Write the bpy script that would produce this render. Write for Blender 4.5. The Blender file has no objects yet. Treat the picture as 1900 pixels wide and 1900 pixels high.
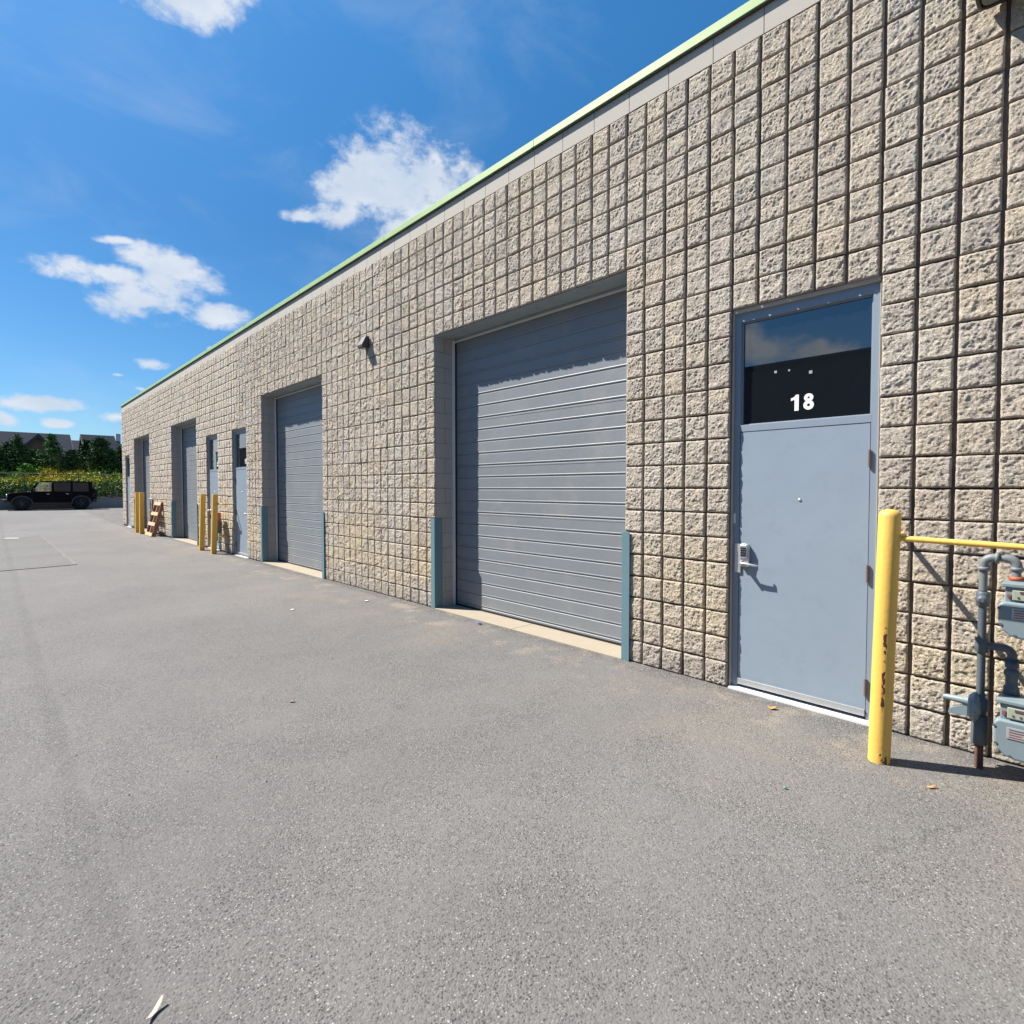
import bpy, math, random
import numpy as np
from math import sin, cos, radians, pi, atan2, sqrt
random.seed(7); rng = np.random.default_rng(11)
scn = bpy.context.scene
# ------------------------------------------------------------------ camera
CAM = np.array([2.003, -4.277, 1.6]); FPX = 1023.5
Fh = np.array([-0.7272, 0.6864, 0]); Rv = np.array([0.6864, 0.7272, 0])
PITCH = 0.0293; CYC = 936.0
cd = bpy.data.cameras.new('camera'); cam = bpy.data.objects.new('camera', cd)
scn.collection.objects.link(cam); scn.camera = cam
cam.location = CAM; cam.rotation_euler = (pi/2 - PITCH, 0, atan2(0.7272, 0.6864))
cd.sensor_width = 36; cd.lens = FPX/1900*36; cd.shift_y = -14/1900
cd.clip_start = 0.05; cd.clip_end = 3000
def pixdir(px, py):
    fw = Fh*cos(PITCH) + np.array([0, 0, -sin(PITCH)]); up = Fh*sin(PITCH) + np.array([0, 0, cos(PITCH)])
    d = fw + Rv*(px-950)/FPX - up*(py-CYC)/FPX
    return d/np.linalg.norm(d)
# ------------------------------------------------------------------ sun, sky
S = np.array([1.655, 1.0, -2.26]); S /= np.linalg.norm(S)
sd = bpy.data.lights.new('sun', 'SUN'); so = bpy.data.objects.new('sun', sd); scn.collection.objects.link(so)
sd.energy = 5.0; sd.angle = radians(0.53); sd.color = (1, 0.955, 0.88)
import mathutils
so.rotation_euler = mathutils.Vector(S).to_track_quat('-Z', 'Y').to_euler(); so.location = (-20, -10, 30)
scn.view_settings.view_transform = 'Standard'; scn.view_settings.look = 'None'
scn.view_settings.exposure = 1.02; scn.view_settings.gamma = 1
scn.cycles.max_bounces = 6; scn.cycles.diffuse_bounces = 3; scn.cycles.glossy_bounces = 3; scn.cycles.transparent_max_bounces = 8
scn.cycles.use_denoising = True; scn.cycles.caustics_reflective = False; scn.cycles.caustics_refractive = False

class NT:
    def __init__(s, t): s.t = t; s.n = t.nodes; s.l = t.links
    def new(s, ty, **k):
        n = s.n.new(ty)
        for a, b in k.items(): setattr(n, a, b)
        return n
    def put(s, sock, v):
        if isinstance(v, bpy.types.NodeSocket): s.l.new(v, sock)
        elif v is not None: sock.default_value = v
    def m(s, op, a, b=None, c=None, clamp=False):
        n = s.new('ShaderNodeMath', operation=op, use_clamp=clamp)
        for i, v in enumerate((a, b, c)): s.put(n.inputs[i], v)
        return n.outputs[0]
    def vm(s, op, a, b=None):
        n = s.new('ShaderNodeVectorMath', operation=op); s.put(n.inputs[0], a); s.put(n.inputs[1], b)
        return n.outputs['Value'] if op in ('DOT_PRODUCT', 'LENGTH') else n.outputs[0]
    def sm(s, x, lo, hi, a=0.0, b=1.0):
        n = s.new('ShaderNodeMapRange', interpolation_type='SMOOTHSTEP')
        for i, v in enumerate((x, lo, hi, a, b)): s.put(n.inputs[i], v)
        return n.outputs[0]
    def noise(s, vec, scale, det=4, rough=0.55, dist=0.0, out='Fac'):
        n = s.new('ShaderNodeTexNoise'); s.put(n.inputs['Vector'], vec)
        n.inputs['Scale'].default_value = scale; n.inputs['Detail'].default_value = det
        n.inputs['Roughness'].default_value = rough; n.inputs['Distortion'].default_value = dist
        return n.outputs[out]
    def voro(s, vec, scale, feature='F1', out='Distance', rnd=1.0):
        n = s.new('ShaderNodeTexVoronoi', feature=feature); s.put(n.inputs['Vector'], vec)
        n.inputs['Scale'].default_value = scale; n.inputs['Randomness'].default_value = rnd
        return n.outputs[out]
    def mix(s, f, a, b, mode='MIX'):
        n = s.new('ShaderNodeMix', data_type='RGBA', blend_type=mode)
        s.put(n.inputs[0], f)
        for i, v in ((6, a), (7, b)):
            if isinstance(v, (tuple, list)): v = (*v[:3], 1)
            s.put(n.inputs[i], v)
        return n.outputs[2]
    def scalecol(s, col, f):
        c = s.new('ShaderNodeCombineColor')
        for i in range(3): s.put(c.inputs[i], f)
        return s.mix(1.0, col, c.outputs[0], 'MULTIPLY')

wd = bpy.data.worlds.new('World'); scn.world = wd; wd.use_nodes = True
w = NT(wd.node_tree); w.n.clear()
sky = w.new('ShaderNodeTexSky', sky_type='NISHITA', sun_disc=False)
sky.sun_elevation = math.asin(-S[2]); sky.sun_rotation = atan2(-S[0], -S[1]) % (2*pi)
sky.air_density = 1.0; sky.dust_density = 0.35; sky.ozone_density = 2.0; sky.altitude = 100
tc = w.new('ShaderNodeTexCoord'); D = tc.outputs['Generated']
sep = w.new('ShaderNodeSeparateXYZ'); w.l.new(D, sep.inputs[0])
A = w.m('ARCTAN2', w.vm('DOT_PRODUCT', D, tuple(Rv)), w.vm('DOT_PRODUCT', D, tuple(Fh)))
El = w.m('ARCSINE', sep.outputs['Z'])
cmb = w.new('ShaderNodeCombineXYZ'); w.l.new(A, cmb.inputs[0]); w.l.new(El, cmb.inputs[1]); cmb.inputs[2].default_value = 1
AE = cmb.outputs[0]
def ae(d): return np.array([atan2(d@Rv, d@Fh), math.asin(d[2])])
# cumulus at fixed compass bearings and heights (pixel sizes only turned into bearings)
clouds = [(378,-6,112,54,0,.95),(752,345,118,90,10,1.0),(655,345,75,62,0,.62),(630,398,70,34,-8,.5),(565,402,42,16,5,.45),(760,430,80,50,0,.8),(700,300,90,40,0,.6),
 (310,495,95,34,22,.9),(250,478,50,24,10,.7),(205,508,115,24,7,.8),(270,558,88,36,8,.95),(300,530,70,40,12,.8),(215,446,45,10,3,.6),(405,587,52,21,5,.9),
 (78,749,76,15,3,.9),(8,778,26,13,10,.8),(110,785,30,10,3,.85),(212,774,28,10,0,.85),(281,676,32,11,5,.75),(218,695,20,6,5,.4),
 (262,722,22,6,10,.1),(396,650,16,8,20,.4)]
blobs = []
for px, py, rx, ry, rot, st in clouds:
    r = radians(rot); c0 = ae(pixdir(px, py))
    ax = ae(pixdir(px+rx*cos(r), py+rx*sin(r)))-c0; ay = ae(pixdir(px-ry*sin(r), py+ry*cos(r)))-c0
    blobs.append((c0, np.array([ax, ay]).T, st))
def refl(px, py):
    d = pixdir(px, py).copy(); d[1] = -d[1]; return ae(d)
for px, py, rx, ry in ((1420,650,.075,.022),(1385,640,.03,.03),(1500,655,.05,.02),(450,822,.03,.016),(395,826,.03,.02)):
    blobs.append((refl(px, py), np.diag([rx, ry]), 1.0))
dens = None
for c0, M, st in blobs:
    Mi = np.linalg.inv(M); u = (Mi[0,0], Mi[0,1], -Mi[0]@c0); v = (Mi[1,0], Mi[1,1], -Mi[1]@c0)
    cx = w.new('ShaderNodeCombineXYZ')
    w.l.new(w.vm('DOT_PRODUCT', AE, u), cx.inputs[0]); w.l.new(w.vm('DOT_PRODUCT', AE, v), cx.inputs[1])
    q = w.m('MULTIPLY', w.m('SUBTRACT', 1.0, w.vm('LENGTH', cx.outputs[0])), 1.0)
    q = w.m('MULTIPLY', w.m('MAXIMUM', q, -1.0), 1.0)
    q = w.m('ADD', w.m('MULTIPLY', q, 1.0), (st-1)*0.5+.30)
    dens = q if dens is None else w.m('SMOOTH_MAX', dens, q, 0.12)
st_ = w.vm('MULTIPLY', D, (1.0, 1.0, 1.5))
n1 = w.noise(st_, 13, 9, 0.62, 0.25); n2 = w.noise(st_, 42, 6, 0.6, 0.1)
f = w.m('ADD', dens, w.m('MULTIPLY', w.m('SUBTRACT', n1, 0.5), 2.3))
f = w.m('ADD', f, w.m('MULTIPLY', w.m('SUBTRACT', n2, 0.5), 1.25))
cm = w.m('MULTIPLY', w.sm(f, -0.05, 0.85), 0.93)
cm = w.m('MULTIPLY', cm, w.sm(dens, -0.30, 0.12))
wisp = w.m('MULTIPLY', w.sm(w.noise(w.vm('MULTIPLY', D, (1.2, 1.2, 2.5)), 3.0, 5, .6, 0.5), 0.5, 0.8), 0.14)
cm = w.m('MAXIMUM', cm, wisp)
shade = w.noise(w.vm('ADD', st_, (0.02, 0.0, -0.03)), 9, 4, 0.5)
ccol = w.mix(w.sm(shade, 0.38, 0.66), (0.85, 0.90, 0.97), (0.66, 0.76, 0.90))
hs = w.new('ShaderNodeHueSaturation'); hs.inputs['Saturation'].default_value = 1.3; hs.inputs['Hue'].default_value = 0.492; hs.inputs['Value'].default_value = 1.0
w.l.new(sky.outputs[0], hs.inputs['Color'])
SKYK = 0.052
rp = w.new('ShaderNodeValToRGB'); w.l.new(w.m('MULTIPLY', El, 1.25), rp.inputs[0])      # clearer air than the model's: deeper blue
cr = rp.color_ramp; cr.elements[0].position = 0.0; cr.elements[0].color = (.40, .52, .66, 1); cr.elements[1].position = .85; cr.elements[1].color = (.70, .90, 1.0, 1)
e_ = cr.elements.new(.5); e_.color = (.47, .62, .73, 1)
skc = w.mix(1.0, w.scalecol(hs.outputs[0], SKYK*1.62), rp.outputs[0], 'MULTIPLY')
fin = w.mix(cm, skc, w.scalecol(ccol, 0.47))
bg = w.new('ShaderNodeBackground'); w.l.new(fin, bg.inputs[0]); bg.inputs[1].default_value = 1.0
wo = w.new('ShaderNodeOutputWorld'); w.l.new(bg.outputs[0], wo.inputs[0])
# Background strength is 1 because the Nishita radiance is already multiplied by SKYK above, so the cloud tone can be mixed in

# ------------------------------------------------------------------ helpers
COL = scn.collection
def tag(o, label=None, cat=None, group=None, kind=None):
    for k, v in (('label', label), ('category', cat), ('group', group), ('kind', kind)):
        if v: o[k] = v
    return o
def empty(name, loc=(0,0,0), rz=0, **k):
    o = bpy.data.objects.new(name, None); COL.objects.link(o); o.location = loc; o.rotation_euler = (0,0,rz)
    o.empty_display_size = .1
    return tag(o, **k)
class MB:
    def __init__(s): s.v = []; s.f = []; s.mi = []; s.sm = []
    def add(s, vs, fs, mi=0, smooth=False):
        b = len(s.v); s.v += [tuple(p) for p in vs]
        for f in fs: s.f.append(tuple(i+b for i in f)); s.mi.append(mi); s.sm.append(smooth)
        return s
    def box(s, x0, x1, y0, y1, z0, z1, mi=0):
        return s.add([(x0,y0,z0),(x1,y0,z0),(x1,y1,z0),(x0,y1,z0),(x0,y0,z1),(x1,y0,z1),(x1,y1,z1),(x0,y1,z1)],
            [(0,3,2,1),(4,5,6,7),(0,1,5,4),(1,2,6,5),(2,3,7,6),(3,0,4,7)], mi)
    def prism(s, poly, h0, h1, axis='y', mi=0):
        n = len(poly)
        def P(a, b, h): return {'y': (a,h,b), 'x': (h,a,b), 'z': (a,b,h)}[axis]
        vs = [P(a,b,h0) for a,b in poly]+[P(a,b,h1) for a,b in poly]
        fs = [tuple(range(n))[::-1], tuple(range(n,2*n))]+[(i,(i+1)%n,(i+1)%n+n,i+n) for i in range(n)]
        return s.add(vs, fs, mi)
    def tube(s, path, r, n=12, mi=0, caps=True, smooth=True):
        path = [np.array(p, float) for p in path]; m = len(path)
        rs = r if isinstance(r, (list, tuple)) else [r]*m
        prev = None; vs = []
        for i, p in enumerate(path):
            t = path[min(i+1,m-1)]-path[max(i-1,0)]; t /= np.linalg.norm(t)+1e-9
            if prev is None:
                a = np.array([0,0,1.]) if abs(t[2]) < .9 else np.array([1.,0,0])
                u = np.cross(t, a)
            else: u = prev - t*(prev@t)
            u /= np.linalg.norm(u)+1e-9; prev = u; vv = np.cross(t, u)
            for k in range(n):
                a = 2*pi*k/n; vs.append(p+rs[i]*(cos(a)*u+sin(a)*vv))
        fs = [(i*n+k, i*n+(k+1)%n, (i+1)*n+(k+1)%n, (i+1)*n+k) for i in range(m-1) for k in range(n)]
        s.add(vs, fs, mi, smooth)
        if caps:
            s.add(vs[:n], [tuple(range(n))[::-1]], mi); s.add(vs[-n:], [tuple(range(n))], mi)
        return s
    def lathe(s, c, axis, prof, n=24, mi=0, smooth=True):
        ax = {'x': np.array([1.,0,0]), 'y': np.array([0,1.,0]), 'z': np.array([0,0,1.])}[axis]
        u = {'x': np.array([0,1.,0]), 'y': np.array([0,0,1.]), 'z': np.array([1.,0,0])}[axis]; v = np.cross(ax, u)
        c = np.array(c, float); vs = []
        for h, r in prof:
            for k in range(n): a = 2*pi*k/n; vs.append(c+ax*h+r*(cos(a)*u+sin(a)*v))
        fs = [(i*n+k, i*n+(k+1)%n, (i+1)*n+(k+1)%n, (i+1)*n+k) for i in range(len(prof)-1) for k in range(n)]
        s.add(vs, fs, mi, smooth)
        s.add(vs[:n], [tuple(range(n))[::-1]], mi); s.add(vs[-n:], [tuple(range(n))], mi)
        return s
    def build(s, name, mats, parent=None, bevel=0, loc=None, rot=None, seg=2):
        me = bpy.data.meshes.new(name); me.from_pydata(s.v, [], s.f); me.update()
        if not isinstance(mats, (list, tuple)): mats = [mats]
        for m_ in mats: me.materials.append(m_)
        me.polygons.foreach_set('material_index', s.mi); me.polygons.foreach_set('use_smooth', s.sm)
        o = bpy.data.objects.new(name, me); COL.objects.link(o)
        if parent: o.parent = parent
        if loc is not None: o.location = loc
        if rot is not None: o.rotation_euler = rot
        if bevel:
            b = o.modifiers.new('bevel', 'BEVEL'); b.width = bevel; b.segments = seg; b.limit_method = 'ANGLE'; b.harden_normals = False
        return o
def npmesh(name, V, F, mats, mi=None, smooth=None, parent=None, attr=None):
    me = bpy.data.meshes.new(name); V = np.asarray(V, np.float32); F = np.asarray(F, np.int32)
    me.vertices.add(len(V)); me.vertices.foreach_set('co', V.ravel())
    me.loops.add(F.size); me.loops.foreach_set('vertex_index', F.ravel())
    me.polygons.add(len(F)); k = F.shape[1]
    me.polygons.foreach_set('loop_start', np.arange(0, F.size, k, dtype=np.int32))
    if mi is not None: me.polygons.foreach_set('material_index', np.asarray(mi, np.int32))
    if smooth is not None: me.polygons.foreach_set('use_smooth', np.asarray(smooth, bool))
    for m_ in (mats if isinstance(mats, (list, tuple)) else [mats]): me.materials.append(m_)
    me.update(calc_edges=True)
    if attr is not None:
        at = me.attributes.new('tone', 'FLOAT', 'FACE'); at.data.foreach_set('value', np.asarray(attr, np.float32))
    o = bpy.data.objects.new(name, me); COL.objects.link(o)
    if parent: o.parent = parent
    return o
def dupe(o, parent=None, loc=None):
    c = o.copy(); COL.objects.link(c); c.parent = parent
    if loc is not None: c.location = loc
    for ch in o.children: dupe(ch, c)
    return c

def mat(name, col, rough=.6, metal=0, var=.08, vscale=6, bump=0, bscale=80, dirt=None, spec=.5, var2=0, v2scale=60):
    m_ = bpy.data.materials.new(name); m_.use_nodes = True; t = NT(m_.node_tree)
    p = t.n['Principled BSDF']; g = t.new('ShaderNodeNewGeometry').outputs['Position']
    n = t.noise(g, vscale, 5, .6)
    c = t.scalecol(t.mix(0.0, col, col), t.m('ADD', t.m('MULTIPLY', t.m('SUBTRACT', n, .5), var*2), 1.0))
    if var2: c = t.scalecol(c, t.m('ADD', t.m('MULTIPLY', t.m('SUBTRACT', t.noise(g, v2scale, 3, .7), .5), var2*2), 1.0))
    if dirt:
        dc, amt, ds = dirt
        c = t.mix(t.m('MULTIPLY', t.sm(t.noise(g, ds, 6, .65), .5, .72), amt), c, dc)
    t.l.new(c, p.inputs['Base Color']); t.put(p.inputs['Roughness'], t.m('ADD', t.m('MULTIPLY', t.m('SUBTRACT', n, .5), .2), rough, clamp=True))
    p.inputs['Metallic'].default_value = metal; p.inputs['Specular IOR Level'].default_value = spec
    if bump:
        b = t.new('ShaderNodeBump'); b.inputs['Strength'].default_value = 1; b.inputs['Distance'].default_value = bump
        t.l.new(t.noise(g, bscale, 4, .6), b.inputs['Height']); t.l.new(b.outputs[0], p.inputs['Normal'])
    return m_

# ------------------------------------------------------------------ materials
def block_mat():
    m_ = bpy.data.materials.new('split_face_block'); m_.use_nodes = True; t = NT(m_.node_tree); p = t.n['Principled BSDF']
    g = t.new('ShaderNodeNewGeometry').outputs['Position']
    at = t.new('ShaderNodeAttribute', attribute_name='tone').outputs['Fac']
    c = t.mix(at, (.62, .525, .405), (.52, .455, .385))
    c = t.mix(t.sm(t.noise(g, 1.1, 4, .6), .42, .7), c, (.60, .54, .46))
    # yellower blocks low on the wall, where lime and dust have stained it
    sp = t.new('ShaderNodeSeparateXYZ'); t.l.new(g, sp.inputs[0])
    low = t.m('MULTIPLY', t.m('MULTIPLY', t.sm(sp.outputs[2], .2, .5), t.sm(sp.outputs[2], 1.5, .7)), t.sm(t.noise(g, .9, 3, .5), .35, .6))
    c = t.mix(t.m('MULTIPLY', low, .7), c, (.66, .545, .36))
    c = t.mix(t.m('MULTIPLY', t.sm(sp.outputs[2], .22, .0), t.sm(t.noise(g, 5, 4, .6), .3, .6)), c, (.38, .35, .31))
    c = t.scalecol(c, t.m('ADD', t.m('MULTIPLY', t.m('SUBTRACT', t.noise(g, 140, 4, .7), .5), .75), 1.0))
    c = t.mix(t.sm(t.noise(g, 62, 5, .68, 1.0), .49, .36, 0, .6), c, (.20, .155, .12))  # cavity shade painted into the colour, in the hollows of the bump noise
    t.l.new(c, p.inputs['Base Color']); p.inputs['Roughness'].default_value = .92; p.inputs['Specular IOR Level'].default_value = .2
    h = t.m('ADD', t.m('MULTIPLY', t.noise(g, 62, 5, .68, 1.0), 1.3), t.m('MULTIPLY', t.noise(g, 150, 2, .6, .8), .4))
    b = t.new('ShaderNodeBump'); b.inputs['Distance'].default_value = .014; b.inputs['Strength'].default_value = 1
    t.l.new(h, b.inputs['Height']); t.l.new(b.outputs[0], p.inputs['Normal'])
    return m_
M = {}
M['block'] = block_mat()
M['mortar'] = mat('mortar', (.16, .13, .11), .95, bump=.003, bscale=200, var2=.2)
M['smooth_block'] = mat('smooth_block', (.47, .43, .37), .9, bump=.0015, bscale=160, var=.1, vscale=3, var2=.12, v2scale=120)
M['jamb_block'] = mat('jamb_block', (.40, .37, .34), .9, bump=.0015, bscale=150, var=.1, var2=.1)
M['flashing'] = mat('green_flashing', (.35, .485, .19), .5, var=.08, vscale=2)
M['flash_dark'] = mat('flashing_drip', (.03, .04, .03), .6)
M['panel'] = mat('garage_panel_paint', (.205, .22, .235), .5, var=.09, vscale=1.2, dirt=((.30,.29,.27), .4, 1.9), bump=.006, bscale=1.6, var2=.03, v2scale=25)
M['seam'] = mat('panel_seam', (.06, .065, .075), .7)
M['door'] = mat('door_paint', (.265, .32, .38), .42, var=.06, vscale=2.0, dirt=((.21,.25,.29), .25, 9), bump=.0015, bscale=5)
M['frame'] = mat('frame_paint', (.235, .285, .34), .45, var=.05, vscale=4)
M['lintel'] = mat('lintel_paint', (.30, .35, .37), .5, var=.1, vscale=5, dirt=((.16,.13,.11), .5, 5))
M['teal'] = mat('teal_paint', (.13, .235, .27), .5, var=.12, vscale=5, dirt=((.19,.20,.19), .5, 9))
M['alu'] = mat('aluminium', (.62, .63, .64), .4, metal=.7, var=.05)
M['white'] = mat('white_trim', (.70, .71, .72), .5, var=.04)
M['rubber'] = mat('black_rubber', (.012, .012, .013), .6)
M['number'] = mat('white_vinyl', (.85, .85, .85), .5, var=.01)
M['rust'] = mat('rust', (.11, .055, .038), .85, var=.3, vscale=60)
M['hinge'] = mat('hinge_paint', (.165, .115, .11), .6, var=.3, vscale=80)
M['concrete'] = mat('sill_concrete', (.33, .28, .21), .9, var=.12, vscale=4, bump=.001, bscale=160, var2=.08)
M['concrete_grey'] = mat('retaining_concrete', (.30, .29, .28), .9, var=.2, vscale=2, var2=.08, v2scale=30)
M['roof_membrane'] = mat('roof_membrane', (.3, .3, .3), .9)
M['shell'] = mat('side_wall_block', (.34, .31, .28), .9, var=.1)
M['opp'] = mat('opposite_brick', (.10, .08, .07), .9, var=.2, vscale=3, var2=.2, v2scale=12)
M['pipe_grey'] = mat('grey_pipe_paint', (.16, .175, .18), .5, var=.12, vscale=20, bump=.0006, bscale=120)
M['pipe_dark'] = mat('dark_pipe_paint', (.085, .105, .12), .5, var=.15, vscale=20, bump=.0008, bscale=90)
M['meter'] = mat('meter_paint', (.20, .255, .275), .42, var=.06, vscale=10)
M['meter_face'] = mat('meter_index', (.34, .37, .29), .3, var=.1)
M['plate'] = mat('meter_plate', (.42, .43, .44), .35, metal=.3, var=.1, vscale=30)
M['ink'] = mat('plate_print', (.10, .06, .07), .6)
M['redink'] = mat('plate_red_print', (.26, .07, .065), .6)
M['orange'] = mat('rusty_orange_union', (.36, .095, .04), .6, var=.3, vscale=50)
M['black'] = mat('black_plastic', (.018, .018, .02), .4)
M['lamp_glass'] = mat('lamp_lens', (.10, .115, .10), .3, var=.2, vscale=8)
M['wood'] = mat('pallet_wood', (.56, .42, .25), .85, var=.2, vscale=8, var2=.2, v2scale=40)
M['wood_red'] = mat('pallet_stringer', (.32, .13, .08), .85, var=.2, vscale=8)
M['asphalt_edge'] = mat('patch_seal', (.165, .155, .145), .95, var=.3, vscale=9)
M['gravel'] = mat('gravel_stone', (.24, .225, .21), .9, var=.5, vscale=40)
M['paint_white'] = mat('road_paint', (.23, .23, .22), .8, var=.2, vscale=10)
M['leaf_tan'] = mat('dry_leaf', (.60, .48, .38), .8, var=.2, vscale=80)
M['leaf_brown'] = mat('brown_leaf', (.30, .15, .07), .8, var=.3, vscale=80)
M['leaf_orange'] = mat('orange_leaf', (.60, .27, .08), .8, var=.3, vscale=80)
M['paper'] = mat('paper', (.75, .73, .70), .8)
M['paper_dim'] = mat('tape', (.35, .36, .37), .6)
M['plastic_green'] = mat('green_plastic', (.10, .32, .20), .4)
M['plastic_blue'] = mat('blue_plastic', (.06, .14, .42), .35)
def yellow_mat(name, rusty, col=(.78, .475, .095)):
    m_ = bpy.data.materials.new(name); m_.use_nodes = True; t = NT(m_.node_tree); p = t.n['Principled BSDF']
    co = t.new('ShaderNodeTexCoord').outputs['Object']
    n = t.noise(co, 9, 4, .6)
    c = t.mix(n, tuple(x*.92 for x in col), tuple(min(1,x*1.05) for x in col))
    if rusty:
        sp = t.new('ShaderNodeSeparateXYZ'); t.l.new(co, sp.inputs[0])
        # scraped chips in a band on the side that faces the lot, and rust at the foot
        ang = t.m('ARCTAN2', t.m('MULTIPLY', sp.outputs[1], -1), sp.outputs[0])   # 0=+x, pi/2 = towards the lot
        band = t.m('MULTIPLY', t.sm(t.m('ABSOLUTE', t.m('SUBTRACT', ang, 1.28)), .30, .08), t.m('MULTIPLY', t.sm(sp.outputs[2], .30, .36), t.sm(sp.outputs[2], .84, .76)))
        foot = t.m('MULTIPLY', t.sm(sp.outputs[2], .34, .05), t.sm(t.m('ABSOLUTE', t.m('SUBTRACT', ang, .95)), .75, .1))
        st = t.vm('MULTIPLY', co, (1, 1, .8))
        chips = t.m('GREATER_THAN', t.m('ADD', t.noise(st, 34, 3, .6, .4), t.m('MULTIPLY', t.m('MAXIMUM', band, t.m('MULTIPLY', foot, .85)), .31)), .80)
        stain = t.m('MULTIPLY', t.m('MULTIPLY', t.sm(t.m('ABSOLUTE', t.m('SUBTRACT', ang, 1.28)), .22, .0), t.sm(sp.outputs[2], .18, .38)), t.sm(sp.outputs[2], .72, .5))
        c = t.mix(t.m('MULTIPLY', stain, t.sm(t.noise(t.vm('MULTIPLY', co, (1,1,.12)), 60, 2), .42, .6)), c, (.50, .17, .025))
        c = t.mix(chips, c, (.085, .035, .02))
    t.l.new(c, p.inputs['Base Color']); p.inputs['Roughness'].default_value = .48
    b = t.new('ShaderNodeBump'); b.inputs['Distance'].default_value = .0015; t.l.new(t.noise(co, 40, 3, .6), b.inputs['Height']); t.l.new(b.outputs[0], p.inputs['Normal'])
    return m_
M['yellow'] = yellow_mat('yellow_paint', False); M['yellow_rusty'] = yellow_mat('yellow_paint_rusty', True)
M['yellow_old'] = yellow_mat('old_yellow_paint', False, (.68, .41, .075))
def glass_mat(name, tint, metal=.0, rough=.015, spec=.5):
    m_ = bpy.data.materials.new(name); m_.use_nodes = True; p = m_.node_tree.nodes['Principled BSDF']
    t = NT(m_.node_tree); g = t.new('ShaderNodeNewGeometry').outputs['Position']
    t.l.new(t.mix(t.noise(g, 3, 3), tint, tuple(x*1.3 for x in tint)), p.inputs['Base Color'])
    p.inputs['Roughness'].default_value = rough; p.inputs['IOR'].default_value = 2.1 if metal > .6 else 1.6; p.inputs['Specular IOR Level'].default_value = spec
    p.inputs['Coat Weight'].default_value = metal; p.inputs['Coat Roughness'].default_value = rough
    return m_
M['glass'] = glass_mat('tinted_glass', (.006, .008, .011), .8)
M['car_glass'] = glass_mat('car_tinted_glass', (.010, .014, .022), .0, .08, .22)
M['car_paint'] = glass_mat('black_car_paint', (.003, .003, .006), .0, .35, .05)
M['tyre'] = mat('tyre_rubber', (.014, .014, .015), .85); M['rim'] = mat('dark_wheel_rim', (.06, .06, .065), .4, metal=.6)
def clear_mat():
    m_ = bpy.data.materials.new('clear_car_glass'); m_.use_nodes = True; t = NT(m_.node_tree); t.n.clear()
    a = t.new('ShaderNodeBsdfTransparent'); a.inputs[0].default_value = (.75, .85, .80, 1); b = t.new('ShaderNodeBsdfGlossy'); b.inputs['Roughness'].default_value = .02
    mx = t.new('ShaderNodeMixShader'); mx.inputs[0].default_value = .12; o = t.new('ShaderNodeOutputMaterial')
    t.l.new(a.outputs[0], mx.inputs[1]); t.l.new(b.outputs[0], mx.inputs[2]); t.l.new(mx.outputs[0], o.inputs[0]); return m_
M['clear'] = clear_mat()
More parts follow.
